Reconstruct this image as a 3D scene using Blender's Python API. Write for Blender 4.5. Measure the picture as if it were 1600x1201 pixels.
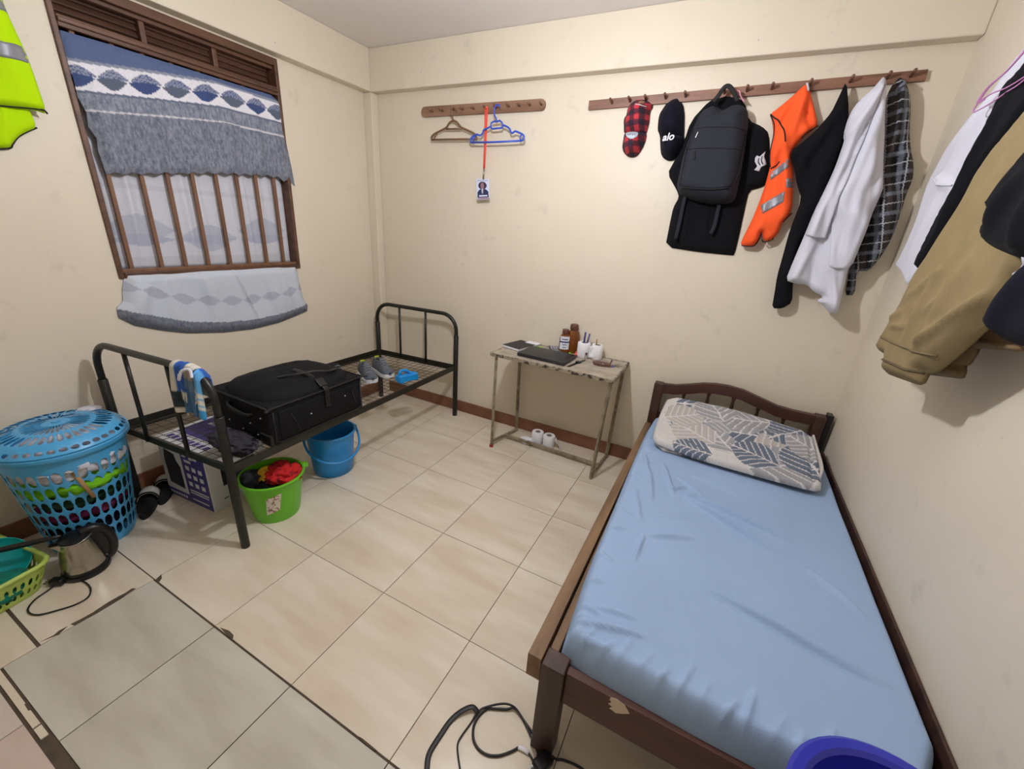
import bpy, bmesh, math, random
import numpy as np
from mathutils import Vector, Matrix, noise
from mathutils.geometry import delaunay_2d_cdt

for o in list(bpy.data.objects):
    bpy.data.objects.remove(o)
random.seed(7)
SC = bpy.context.scene
COL = SC.collection
PI = math.pi

# ------------------------------------------------------------------ camera
F_PX, YAW, PITCH, ROLL = 640.29, 0.44998, -0.36662, 0.07148
CAM = np.array([2.67477, -2.77871, 1.54823])


def cam_basis():
    cy, sy = math.cos(YAW), math.sin(YAW)
    fw = np.array([-sy * math.cos(PITCH), cy * math.cos(PITCH), math.sin(PITCH)])
    r = np.array([cy, sy, 0.0])
    u = np.cross(r, fw)
    c, s = math.cos(ROLL), math.sin(ROLL)
    return c * r + s * u, -s * r + c * u, fw


RGT, UPV, FWD = cam_basis()
cam_data = bpy.data.cameras.new('camera')
cam_data.sensor_fit = 'HORIZONTAL'
cam_data.sensor_width = 36.0
cam_data.lens = F_PX * 36.0 / 1600.0
cam_data.clip_start = 0.02
cam = bpy.data.objects.new('camera', cam_data)
COL.objects.link(cam)
cam.matrix_world = Matrix(((RGT[0], UPV[0], -FWD[0], CAM[0]),
                           (RGT[1], UPV[1], -FWD[1], CAM[1]),
                           (RGT[2], UPV[2], -FWD[2], CAM[2]),
                           (0, 0, 0, 1)))
SC.camera = cam

# ------------------------------------------------------------------ world, exposure
world = bpy.data.worlds.new('world')
SC.world = world
world.use_nodes = True
world.node_tree.nodes['Background'].inputs[0].default_value = (0.02, 0.025, 0.04, 1)
world.node_tree.nodes['Background'].inputs[1].default_value = 0.3
SC.view_settings.view_transform = 'Standard'
SC.view_settings.look = 'None'
SC.view_settings.gamma = 1.0
SC.view_settings.use_curve_mapping = False
SC.view_settings.exposure = 0.75
BULB = (1.90, -1.52, 2.27)
BULB_STRENGTH = 510.0
BULB_COLOR = (0.95, 0.97, 1.04)

# ------------------------------------------------------------------ room numbers (metres)
XL, XR = -0.0465, 3.3966      # left and right wall faces
YB, YF = 0.0, -3.95           # back wall, wall behind the camera
H = 2.676                     # ceiling
BEAM_Z = 2.41
BX, BY = 0.0333, -0.0685      # beam faces


def at(px, py, ax, val):
    """point of the room seen at a spot of the photograph, on the plane axis=val"""
    d = FWD + (px - 800.0) / F_PX * RGT - (py - 600.5) / F_PX * UPV
    k = (val - CAM[ax]) / d[ax]
    return Vector(CAM + k * d)


def s2l(c):
    out = []
    for v in c[:3]:
        v = v / 255.0
        out.append(v / 12.92 if v <= 0.04045 else ((v + 0.055) / 1.055) ** 2.4)
    return tuple(out)


# ------------------------------------------------------------------ materials
MATS = {}


def mat(name, rgb, rough=0.6, metal=0.0, spec=0.5, var=0.0, vscale=6.0, bump=0.0, bscale=60.0,
        rgb2=None, attr=False, sheen=0.0, alpha=1.0, trans=0.0, coat=0.0, emit=0.0, stretch=None, detail=4.0,
        lo=0.35, hi=0.65, transl=0.0):
    if name in MATS:
        return MATS[name]
    m = bpy.data.materials.new(name)
    m.use_nodes = True
    nt = m.node_tree
    b = nt.nodes['Principled BSDF']
    L = nt.links.new
    col = s2l(rgb)
    b.inputs['Base Color'].default_value = (*col, 1)
    b.inputs['Roughness'].default_value = rough
    b.inputs['Metallic'].default_value = metal
    b.inputs['Specular IOR Level'].default_value = spec
    b.inputs['Coat Weight'].default_value = coat
    b.inputs['Sheen Weight'].default_value = sheen
    b.inputs['Transmission Weight'].default_value = trans
    b.inputs['Alpha'].default_value = alpha
    if emit:
        b.inputs['Emission Color'].default_value = (*col, 1)
        b.inputs['Emission Strength'].default_value = emit
    tc = nt.nodes.new('ShaderNodeTexCoord')
    vec = tc.outputs['Object']
    if stretch:
        mp = nt.nodes.new('ShaderNodeMapping')
        mp.inputs['Scale'].default_value = stretch
        L(vec, mp.inputs['Vector'])
        vec = mp.outputs['Vector']
    src = None
    if attr:
        at_ = nt.nodes.new('ShaderNodeAttribute')
        at_.attribute_name = 'print'
        src = at_.outputs['Color']
    if var > 0 or rgb2:
        n = nt.nodes.new('ShaderNodeTexNoise')
        n.inputs['Scale'].default_value = vscale
        n.inputs['Detail'].default_value = detail
        n.inputs['Roughness'].default_value = 0.6
        L(vec, n.inputs['Vector'])
        rp = nt.nodes.new('ShaderNodeMapRange')
        rp.inputs['From Min'].default_value = lo
        rp.inputs['From Max'].default_value = hi
        L(n.outputs['Fac'], rp.inputs['Value'])
        mx = nt.nodes.new('ShaderNodeMix')
        mx.data_type = 'RGBA'
        L(rp.outputs['Result'], mx.inputs['Factor'])
        if rgb2:
            mx.inputs['A'].default_value = (*col, 1)
            mx.inputs['B'].default_value = (*s2l(rgb2), 1)
            L(mx.outputs['Result'], b.inputs['Base Color'])
        else:
            mx.blend_type = 'MIX'
            lo_ = 1 - var
            mx.inputs['A'].default_value = (lo_, lo_, lo_, 1)
            mx.inputs['B'].default_value = (1, 1, 1, 1)
            mu = nt.nodes.new('ShaderNodeMix')
            mu.data_type = 'RGBA'
            mu.blend_type = 'MULTIPLY'
            mu.inputs['Factor'].default_value = 1.0
            if src is not None:
                L(src, mu.inputs['A'])
            else:
                mu.inputs['A'].default_value = (*col, 1)
            L(mx.outputs['Result'], mu.inputs['B'])
            L(mu.outputs['Result'], b.inputs['Base Color'])
    elif src is not None:
        L(src, b.inputs['Base Color'])
    if bump > 0:
        n2 = nt.nodes.new('ShaderNodeTexNoise')
        n2.inputs['Scale'].default_value = bscale
        n2.inputs['Detail'].default_value = 3.0
        L(vec, n2.inputs['Vector'])
        bp = nt.nodes.new('ShaderNodeBump')
        bp.inputs['Strength'].default_value = bump
        bp.inputs['Distance'].default_value = 0.004
        L(n2.outputs['Fac'], bp.inputs['Height'])
        L(bp.outputs['Normal'], b.inputs['Normal'])
    if transl > 0:
        tr = nt.nodes.new('ShaderNodeBsdfTranslucent')
        tr.inputs['Color'].default_value = (*col, 1)
        if src is not None:
            L(src, tr.inputs['Color'])
        ms = nt.nodes.new('ShaderNodeMixShader')
        ms.inputs['Fac'].default_value = transl
        L(b.outputs['BSDF'], ms.inputs[1])
        L(tr.outputs['BSDF'], ms.inputs[2])
        L(ms.outputs['Shader'], nt.nodes['Material Output'].inputs['Surface'])
    MATS[name] = m
    return m


def wall_material(name, base, smudge, gloss=0.45):
    m = mat(name, base, rough=gloss, spec=0.4, bump=0.12, bscale=45.0)
    nt = m.node_tree
    L = nt.links.new
    b = nt.nodes['Principled BSDF']
    tc = nt.nodes.new('ShaderNodeTexCoord')

    def noise_mask(scale, lo, hi, detail=5.0):
        n = nt.nodes.new('ShaderNodeTexNoise')
        n.inputs['Scale'].default_value = scale
        n.inputs['Detail'].default_value = detail
        n.inputs['Roughness'].default_value = 0.65
        L(tc.outputs['Object'], n.inputs['Vector'])
        r = nt.nodes.new('ShaderNodeMapRange')
        r.inputs['From Min'].default_value = lo
        r.inputs['From Max'].default_value = hi
        L(n.outputs['Fac'], r.inputs['Value'])
        return r.outputs['Result']

    def mixc(fac, a, bcol, amt):
        mu = nt.nodes.new('ShaderNodeMath')
        mu.operation = 'MULTIPLY'
        mu.inputs[1].default_value = amt
        L(fac, mu.inputs[0])
        mx = nt.nodes.new('ShaderNodeMix')
        mx.data_type = 'RGBA'
        L(mu.outputs[0], mx.inputs['Factor'])
        if isinstance(a, tuple):
            mx.inputs['A'].default_value = (*a, 1)
        else:
            L(a, mx.inputs['A'])
        mx.inputs['B'].default_value = (*bcol, 1)
        return mx.outputs['Result']
    c = mixc(noise_mask(1.6, 0.35, 0.7), s2l(base), s2l(smudge), 0.35)
    c = mixc(noise_mask(7.0, 0.62, 0.75), c, s2l([v * 0.82 for v in smudge]), 0.30)
    c = mixc(noise_mask(38.0, 0.74, 0.80, 2.0), c, s2l([v * 0.55 for v in smudge]), 0.5)
    L(c, b.inputs['Base Color'])
    return m


def wood_material(name, a, b2, rough=0.5, axis='Y', scale=14.0, bump=0.15):
    st = {'X': (0.12, 1, 1), 'Y': (1, 0.12, 1), 'Z': (1, 1, 0.12)}[axis]
    return mat(name, a, rough=rough, rgb2=b2, vscale=scale, stretch=st, bump=bump, bscale=scale * 4, detail=6.0)


M_WALL = wall_material('cream_wall_paint', (221, 210, 190), (211, 198, 175))
M_CEIL = wall_material('ceiling_paint', (234, 228, 226), (222, 215, 212), 0.5)
M_BASE = mat('brown_skirting_paint', (132, 86, 62), rough=0.4, var=0.25, vscale=9, bump=0.1)
M_GROUT = mat('dark_grout', (92, 78, 64), rough=0.9, var=0.3, vscale=20)
M_BLACKCLOTH = mat('black_cotton', (19, 19, 23), rough=0.95, spec=0.12, sheen=0.02, bump=0.25, bscale=350)
M_NAVY = mat('dark_navy_cotton', (22, 22, 34), rough=0.95, spec=0.12, sheen=0.02, bump=0.25, bscale=350)
M_WHITECLOTH = mat('white_cotton', (226, 226, 236), rough=0.9, spec=0.2, bump=0.2, bscale=300, transl=0.15)
M_TAN = mat('tan_cotton', (146, 128, 93), rough=0.95, spec=0.15, var=0.1, vscale=15, bump=0.25, bscale=350)
M_ORANGE = mat('orange_safety_fabric', (255, 96, 46), rough=0.85, spec=0.2, bump=0.2, bscale=500)
M_LIME = mat('lime_safety_fabric', (184, 228, 0), rough=0.85, spec=0.2, bump=0.2, bscale=500)
M_REFLECT = mat('reflective_tape', (140, 140, 146), rough=0.45, metal=0.3, bump=0.1, bscale=600)
M_PIPING = mat('black_piping', (24, 22, 24), rough=0.8)
M_DARKMETAL = mat('dark_enamel_metal', (25, 25, 21), rough=0.38, spec=0.5, var=0.25, vscale=25)
M_ANGLE = mat('olive_black_angle_iron', (36, 35, 27), rough=0.45, var=0.3, vscale=18)
M_WIRE = mat('rusty_mesh_wire', (96, 82, 66), rough=0.6, metal=0.4, var=0.3, vscale=40)
M_SUITCASE = mat('black_suitcase_nylon', (16, 16, 19), rough=0.75, spec=0.22, bump=0.35, bscale=420)
M_SUITPIPE = mat('black_suitcase_trim', (12, 12, 13), rough=0.45)
M_PLASTIC_BLACK = mat('black_plastic', (14, 14, 15), rough=0.35)
M_CHROME = mat('brushed_steel', (178, 172, 164), rough=0.24, metal=1.0, var=0.12, vscale=30, stretch=(1, 1, 0.05))
M_STUD = mat('pale_stud', (205, 205, 205), rough=0.3, metal=0.5)
M_BLUE = mat('blue_plastic', (30, 138, 208), rough=0.35, coat=0.1)
M_BASKETBLUE = mat('sky_blue_basket_plastic', (74, 166, 220), rough=0.35, coat=0.1)
M_GREEN = mat('green_bucket_plastic', (104, 190, 30), rough=0.35, coat=0.1)
M_LIMEBASKET = mat('pale_green_basket_plastic', (176, 200, 92), rough=0.4)
M_TEAL = mat('teal_plastic', (0, 150, 150), rough=0.4)
M_TEALCLOTH = mat('teal_cloth', (0, 126, 104), rough=0.9, var=0.3, vscale=18)
M_PAPER = mat('white_paper', (232, 232, 236), rough=0.85)
M_TISSUE = mat('white_tissue', (236, 235, 238), rough=0.95, bump=0.25, bscale=250)
M_CARDCORE = mat('grey_card_core', (150, 142, 132), rough=0.9)
M_WOODRACK = wood_material('rack_wood', (150, 116, 92), (120, 86, 64), axis='X', scale=22)
M_WOODRACK2 = wood_material('rack_wood_red', (142, 100, 78), (108, 72, 54), axis='X', scale=22)
M_WINWOOD = wood_material('window_wood', (106, 72, 52), (74, 48, 34), axis='Y', scale=18, rough=0.45)
M_BARWOOD = wood_material('bar_paint', (128, 90, 64), (104, 70, 48), axis='Z', scale=20, rough=0.5)
M_BEDWOOD = wood_material('bed_wood_dark', (78, 50, 38), (48, 31, 24), axis='Z', scale=20, rough=0.45)
M_BEDWOODX = wood_material('bed_wood_rail', (82, 47, 36), (52, 30, 22), axis='X', scale=18, rough=0.45)
M_PLANK = wood_material('pale_plank_wood', (140, 108, 76), (106, 80, 54), axis='Y', scale=18, rough=0.6)
M_SHEET = mat('light_blue_bedsheet', (154, 178, 210), rough=0.85, spec=0.2, var=0.05, vscale=3, bump=0.15, bscale=300)
M_PRINT = mat('printed_cotton', (200, 200, 200), rough=0.9, spec=0.15, attr=True, bump=0.25, bscale=260, var=0.10, vscale=120)
M_SHEER = mat('printed_sheer', (220, 220, 224), rough=0.85, spec=0.2, attr=True, bump=0.15, bscale=320, var=0.05, vscale=60,
              transl=0.25)
M_TABLEMETAL = mat('worn_cream_table_paint', (158, 146, 120), rough=0.5, rgb2=(108, 96, 74), vscale=16, bump=0.15)
M_TABLETOP = mat('worn_grey_table_top', (176, 166, 150), rough=0.55, rgb2=(140, 128, 110), vscale=11, bump=0.15, lo=0.4, hi=0.7)
M_CHIP = mat('chipped_table_edge', (150, 138, 116), rough=0.6, rgb2=(44, 38, 34), vscale=34, bump=0.2, lo=0.5, hi=0.58)


# ------------------------------------------------------------------ object helpers
ORG = {}


def tag(o, label=None, cat=None, group=None, kind=None):
    if label:
        o['label'] = label
    if cat:
        o['category'] = cat
    if group:
        o['group'] = group
    if kind:
        o['kind'] = kind
    return o


def thing(name, loc, label, cat, group=None, kind=None):
    o = bpy.data.objects.new(name, None)
    o.empty_display_size = 0.05
    COL.objects.link(o)
    o.location = loc
    ORG[o.name] = Vector(loc)
    return tag(o, label, cat, group, kind)


def mk(name, verts, faces, material, parent=None, smooth=False, colors=None, mats=None, mi=None, origin=None):
    """a mesh object from world-space vertices; with a parent it becomes a part of it"""
    V = np.array(verts, dtype=float).reshape(-1, 3)
    if parent is not None:
        org = ORG[parent.name]
    elif origin is not None:
        org = Vector(origin)
    else:
        mn, mx = V.min(0), V.max(0)
        org = Vector(((mn[0] + mx[0]) / 2, (mn[1] + mx[1]) / 2, mn[2]))
    V = V - np.array(org)
    me = bpy.data.meshes.new(name)
    me.from_pydata(V.tolist(), [], [list(f) for f in faces])
    me.validate()
    for m_ in (mats or [material]):
        me.materials.append(m_)
    if mi is not None:
        for p, k in zip(me.polygons, mi):
            p.material_index = k
    if smooth:
        me.polygons.foreach_set('use_smooth', [True] * len(me.polygons))
    if colors is not None:
        ca = me.color_attributes.new('print', 'FLOAT_COLOR', 'POINT')
        c4 = np.ones((len(V), 4))
        c4[:, :3] = colors
        ca.data.foreach_set('color', c4.ravel())
    me.update()
    o = bpy.data.objects.new(name, me)
    COL.objects.link(o)
    ORG[o.name] = org
    if parent is not None:
        o.parent = parent
    else:
        o.location = org
    return o


def from_bm(name, bm, material, parent=None, smooth=False, origin=None):
    bm.verts.ensure_lookup_table()
    bmesh.ops.recalc_face_normals(bm, faces=bm.faces)
    bm.verts.index_update()
    V = [v.co[:] for v in bm.verts]
    Fc = [[v.index for v in f.verts] for f in bm.faces]
    bm.free()
    return mk(name, V, Fc, material, parent, smooth, origin=origin)


def bm_box(bm, c, s, rot=None, bevel=0.0, seg=2):
    r = bmesh.ops.create_cube(bm, size=1.0)
    vs = r['verts']
    for v in vs:
        v.co = Vector((v.co.x * s[0], v.co.y * s[1], v.co.z * s[2]))
    if bevel > 0:
        es = list({e for v in vs for e in v.link_edges})
        rr = bmesh.ops.bevel(bm, geom=es, offset=bevel, segments=seg, profile=0.5, affect='EDGES')
        vs = list({v for f in rr['faces'] for v in f.verts} | {v for v in vs if v.is_valid})
        # all verts connected to this island
        seen = set(vs)
        stack = list(vs)
        while stack:
            q = stack.pop()
            for e in q.link_edges:
                w = e.other_vert(q)
                if w not in seen:
                    seen.add(w)
                    stack.append(w)
        vs = list(seen)
    R = rot if rot is not None else Matrix.Identity(3)
    for v in vs:
        v.co = R @ v.co + Vector(c)
    return vs


def box(name, c, s, material, parent=None, rot=None, bevel=0.0, seg=2, smooth=False, origin=None):
    bm = bmesh.new()
    bm_box(bm, c, s, rot, bevel, seg)
    return from_bm(name, bm, material, parent, smooth or bevel > 0 and seg > 2, origin)


def box2(name, lo, hi, material, parent=None, bevel=0.0, seg=2, origin=None):
    c = [(a + b) / 2 for a, b in zip(lo, hi)]
    s = [abs(b - a) for a, b in zip(lo, hi)]
    return box(name, c, s, material, parent, None, bevel, seg, origin=origin)


def rz(a):
    return Matrix.Rotation(a, 3, 'Z')


def catmull(pts, n=6, closed=False):
    P = [Vector(p) for p in pts]
    N = len(P)
    out = []
    rng = range(N if closed else N - 1)
    for i in rng:
        if closed:
            p0, p1, p2, p3 = P[(i - 1) % N], P[i], P[(i + 1) % N], P[(i + 2) % N]
        else:
            p0, p1, p2, p3 = P[max(i - 1, 0)], P[i], P[i + 1], P[min(i + 2, N - 1)]
        for k in range(n):
            t = k / n
            out.append(0.5 * ((2 * p1) + (p2 - p0) * t + (2 * p0 - 5 * p1 + 4 * p2 - p3) * t * t
                              + (3 * p1 - p0 - 3 * p2 + p3) * t ** 3))
    if not closed:
        out.append(P[-1].copy())
    return out


def tube_geo(pts, r, seg=8, closed=False, cap=True, flat=None, up=None):
    P = [Vector(p) for p in pts]
    n = len(P)
    rad = r if isinstance(r, (list, tuple)) else [r] * n
    T = []
    for i in range(n):
        a = P[(i - 1) % n] if (closed or i > 0) else P[i]
        b = P[(i + 1) % n] if (closed or i < n - 1) else P[i]
        d = (b - a)
        T.append(d.normalized() if d.length > 1e-9 else Vector((0, 0, 1)))
    if up is None:
        ref = Vector((0, 0, 1)) if abs(T[0].z) < 0.9 else Vector((1, 0, 0))
    else:
        ref = Vector(up)
    nrm = (ref - T[0] * ref.dot(T[0])).normalized()
    V, Fc = [], []
    for i in range(n):
        if up is not None:
            nn = Vector(up) - T[i] * Vector(up).dot(T[i])
            if nn.length > 1e-6:
                nrm = nn.normalized()
        else:
            nrm = (nrm - T[i] * nrm.dot(T[i]))
            nrm = nrm.normalized() if nrm.length > 1e-6 else Vector((1, 0, 0))
        bn = T[i].cross(nrm)
        for k in range(seg):
            a = 2 * PI * k / seg
            ra, rb = (rad[i], rad[i]) if flat is None else (rad[i] * flat, rad[i])
            V.append(P[i] + nrm * math.cos(a) * ra + bn * math.sin(a) * rb)
    m = n if closed else n - 1
    for i in range(m):
        j = (i + 1) % n
        for k in range(seg):
            k2 = (k + 1) % seg
            Fc.append([i * seg + k, i * seg + k2, j * seg + k2, j * seg + k])
    if cap and not closed:
        Fc.append([k for k in range(seg)][::-1])
        Fc.append([(n - 1) * seg + k for k in range(seg)])
    return V, Fc


def tube(name, pts, r, material, parent=None, seg=8, closed=False, smooth_n=0, flat=None, up=None, origin=None):
    if smooth_n:
        pts = catmull(pts, smooth_n, closed)
    V, Fc = tube_geo(pts, r, seg, closed, True, flat, up)
    return mk(name, V, Fc, material, parent, True, origin=origin)


def multi(name, geos, material, parent=None, smooth=True, origin=None):
    V, Fc = [], []
    for v, f in geos:
        o = len(V)
        V += [tuple(x) for x in v]
        Fc += [[i + o for i in q] for q in f]
    return mk(name, V, Fc, material, parent, smooth, origin=origin)


def lathe_geo(c, prof, seg=28, axis=None, close=False):
    c = Vector(c)
    V, Fc = [], []
    n = len(prof)
    for (r, z) in prof:
        for k in range(seg):
            a = 2 * PI * k / seg
            p = Vector((r * math.cos(a), r * math.sin(a), z))
            if axis is not None:
                p = axis @ p
            V.append(c + p)
    for i in range(n - 1 if not close else n):
        j = (i + 1) % n
        for k in range(seg):
            k2 = (k + 1) % seg
            Fc.append([i * seg + k, i * seg + k2, j * seg + k2, j * seg + k])
    if not close:
        if prof[0][0] > 1e-5:
            Fc.append([k for k in range(seg)][::-1])
        if prof[-1][0] > 1e-5:
            Fc.append([(n - 1) * seg + k for k in range(seg)])
    return V, Fc


def lathe(name, c, prof, material, parent=None, seg=28, axis=None, close=False, smooth=True, origin=None):
    V, Fc = lathe_geo(c, prof, seg, axis, close)
    o = mk(name, V, Fc, material, parent, smooth, origin=origin)
    return sharp(o)


def sharp(o, ang=40):
    me = o.data
    bm = bmesh.new()
    bm.from_mesh(me)
    bmesh.ops.remove_doubles(bm, verts=bm.verts, dist=1e-6)
    for e in bm.edges:
        if len(e.link_faces) == 2 and e.calc_face_angle(0) > math.radians(ang):
            e.smooth = False
    bm.to_mesh(me)
    bm.free()
    return o


def prism(name, outline, depth, to3, material, parent=None, origin=None, smooth=False):
    """outline in plane coords, extruded from n=depth[0] to n=depth[1]; to3(u,v,n)->point"""
    n = len(outline)
    V = [to3(u, v, depth[0]) for u, v in outline] + [to3(u, v, depth[1]) for u, v in outline]
    Fc = [list(range(n))[::-1], list(range(n, 2 * n))]
    for i in range(n):
        j = (i + 1) % n
        Fc.append([i, j, n + j, n + i])
    bm = bmesh.new()
    vs = [bm.verts.new(v) for v in V]
    for f in Fc:
        bm.faces.new([vs[i] for i in f])
    return from_bm(name, bm, material, parent, smooth, origin)


# ------------------------------------------------------------------ cloth: an outline with depth, folds and a back
def poly_dist(pts, outline):
    A = np.array(outline)
    B = np.roll(A, -1, 0)
    d = np.full(len(pts), 1e9)
    for a, b in zip(A, B):
        ab = b - a
        L2 = ab @ ab + 1e-12
        t = np.clip(((pts - a) @ ab) / L2, 0, 1)
        q = a + t[:, None] * ab
        d = np.minimum(d, np.hypot(*(pts - q).T))
    return d


def poly_in(pts, outline):
    x, y = pts[:, 0], pts[:, 1]
    A = np.array(outline)
    B = np.roll(A, -1, 0)
    c = np.zeros(len(pts), bool)
    for (x1, y1), (x2, y2) in zip(A, B):
        m = ((y1 > y) != (y2 > y))
        with np.errstate(divide='ignore', invalid='ignore'):
            xi = (x2 - x1) * (y - y1) / (y2 - y1 + 1e-15) + x1
        c ^= m & (x < xi)
    return c


def resample(outline, step, rounding=1):
    P = np.array(outline, float)
    for _ in range(rounding):
        Q = []
        for i in range(len(P)):
            a, b = P[i], P[(i + 1) % len(P)]
            Q += [a * 0.8 + b * 0.2, a * 0.2 + b * 0.8]
        P = np.array(Q)
    out = []
    for i in range(len(P)):
        a, b = P[i], P[(i + 1) % len(P)]
        k = max(1, int(np.hypot(*(b - a)) / step))
        for j in range(k):
            out.append(a + (b - a) * j / k)
    return np.array(out)


class Plane3:
    def __init__(self, kind, base, sgn=1, origin=(0, 0, 0), U=None, V=None, N=None):
        self.kind, self.base, self.sgn = kind, base, sgn
        self.o, self.U, self.V, self.N = origin, U, V, N

    def to3(self, u, v, n):
        if self.kind == 'back':
            return (u, self.base - n, v)
        if self.kind == 'left':
            return (self.base + n, u, v)
        if self.kind == 'right':
            return (self.base - n, u, v)
        if self.kind == 'flat':
            return (u, v, self.base + n)
        p = Vector(self.o) + self.U * float(u) + self.V * float(v) + self.N * float(n)
        return p[:]

    def px(self, pts, off=0.05):
        out = []
        for (x, y) in pts:
            if self.kind == 'back':
                p = at(x, y, 1, self.base - off)
                out.append((p.x, p.z))
            elif self.kind == 'left':
                p = at(x, y, 0, self.base + off)
                out.append((p.y, p.z))
            elif self.kind == 'right':
                p = at(x, y, 0, self.base - off)
                out.append((p.y, p.z))
            else:
                p = at(x, y, 2, self.base + off)
                out.append((p.x, p.y))
        return out


class Cloth:
    def __init__(self, plane, outline, depth=0.04, er=0.03, hang=None, nf=0, amp=0.0, r0=0.3, creases=(),
                 rough=0.004, rs=9.0, step=0.012, rounding=1, seed=0, profile='soft', ph=0.0, grow=0.0, hang_v=None):
        self.pl, self.depth, self.er = plane, depth, er
        self.out = resample(outline, step, rounding)
        self.hang, self.nf, self.amp, self.r0, self.creases = hang, nf, amp, r0, creases
        self.rough, self.rs, self.step, self.seed, self.profile, self.ph = rough, rs, step, seed, profile, ph
        self.grow = grow
        self.vmax = self.out[:, 1].max()

    def height(self, pts):
        d = poly_dist(pts, self.out)
        d = np.where(poly_in(pts, self.out), d, 0)
        t = np.clip(d / self.er, 0, 1)
        if self.profile == 'soft':
            s = np.sin(t * PI / 2)
        elif self.profile == 'sheet':
            s = 0.42 + 0.58 * np.sin(t * PI / 2)
        else:
            s = np.sqrt(np.clip(1 - (1 - t) ** 2, 0, 1))
        h = self.depth * s
        if self.grow:
            h = h + self.grow * np.clip(self.vmax - pts[:, 1], 0, None) * s
        if self.nf and self.hang is not None:
            du, dv = pts[:, 0] - self.hang[0], pts[:, 1] - self.hang[1]
            th = np.arctan2(du, -dv)
            r = np.hypot(du, dv)
            w = np.clip(r / self.r0, 0.15, 1)
            wob = 1.2 * np.sin(r * 9.0 + self.seed) + 0.6 * np.sin(r * 23.0 + self.seed * 2.1)
            f = np.sin(th * self.nf + self.ph + wob) + 0.5 * np.sin(th * self.nf * 2.3 + 1.7 + self.ph + wob)
            f = f + 0.6 * (np.abs(np.sin(th * self.nf * 0.8 + 0.7 * wob)) - 0.6)
            h = h + self.amp * w * f * s
        for (a, b, am, wd) in self.creases:
            a, b = np.array(a), np.array(b)
            ab = b - a
            tt = np.clip(((pts - a) @ ab) / (ab @ ab + 1e-12), 0, 1)
            q = a + tt[:, None] * ab
            dd = np.hypot(*(pts - q).T)
            taper = np.sin(np.clip(tt, 0.02, 0.98) * PI) ** 0.5
            h = h + am * taper * np.exp(-(dd / wd) ** 2) * s
        if self.rough:
            nz = np.array([noise.noise(Vector((p[0] * self.rs, p[1] * self.rs, self.seed * 3.7))) for p in pts])
            h = h + self.rough * nz * s
        return np.maximum(h, 0.0015)

    def mesh(self, name, material, parent=None, outline=None, lift=0.0, thick=None, colorfn=None, step=None, rings=True,
             origin=None, rounding=0):
        step = step or self.step
        out = self.out if outline is None else resample(outline, step, rounding)
        mn, mx = out.min(0), out.max(0)
        gx = np.arange(mn[0], mx[0], step)
        gy = np.arange(mn[1], mx[1], step * 0.87)
        G = np.array([(x + (step / 2 if j % 2 else 0), y) for j, y in enumerate(gy) for x in gx])
        if len(G):
            G = G[poly_in(G, out)]
        if len(G):
            G = G[poly_dist(G, out) > step * 0.55]
        extra = []
        if rings and outline is None:
            n = len(out)
            tg = np.roll(out, -1, 0) - np.roll(out, 1, 0)
            nr = np.stack([-tg[:, 1], tg[:, 0]], -1)
            nr /= (np.linalg.norm(nr, axis=1, keepdims=True) + 1e-9)
            test = out + nr * step * 0.1
            if poly_in(test, out).mean() < 0.5:
                nr = -nr
            for fr in (0.07, 0.25):
                q = out + nr * self.er * fr
                ok = poly_in(q, out) & (poly_dist(q, out) > self.er * fr * 0.8)
                extra.append(q[ok])
        pts = [out] + [e for e in extra if len(e)] + ([G] if len(G) else [])
        P = np.concatenate(pts)
        nb = len(out)
        edges = [(i, (i + 1) % nb) for i in range(nb)]
        rv, re, rf, ov, oe, of = delaunay_2d_cdt([Vector(p) for p in P], edges, [], 1, 1e-6)
        P = np.array([v[:] for v in rv])
        hh = self.height(P)
        if thick is None:
            nfront = hh + lift
            nback = np.zeros(len(P)) + lift
        else:
            nfront = hh + lift
            nback = hh + lift - thick
        n = len(P)
        V = [self.pl.to3(p[0], p[1], h) for p, h in zip(P, nfront)] + \
            [self.pl.to3(p[0], p[1], h) for p, h in zip(P, nback)]
        tri = [list(f) for f in rf]
        cnt = {}
        for f in tri:
            for i in range(len(f)):
                e = (f[i], f[(i + 1) % len(f)])
                cnt[e] = cnt.get(e, 0) + 1
        Fc = tri + [[i + n for i in f][::-1] for f in tri]
        for (a, b) in cnt:
            if (b, a) not in cnt:
                Fc.append([b, a, a + n, b + n])
        colors = None
        if colorfn is not None:
            c = colorfn(P[:, 0], P[:, 1])
            colors = np.concatenate([c, c])
        o = mk(name, V, Fc, material, parent, True, colors=colors, origin=origin)
        bm = bmesh.new()
        bm.from_mesh(o.data)
        bmesh.ops.recalc_face_normals(bm, faces=bm.faces)
        bm.to_mesh(o.data)
        bm.free()
        return o


def path_on(cl, pts, r, name, material, parent, lift=0.0, n=5, seg=6):
    P = catmull([(p[0], p[1], 0) for p in pts], n)
    A = np.array([(p.x, p.y) for p in P])
    h = cl.height(A)
    Q = [cl.pl.to3(a[0], a[1], hh + lift) for a, hh in zip(A, h)]
    return tube(name, Q, r, material, parent, seg=seg)


def crop(ox, oy, s):
    return lambda L: [(ox + x / s, oy + y / s) for x, y in L]


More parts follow.
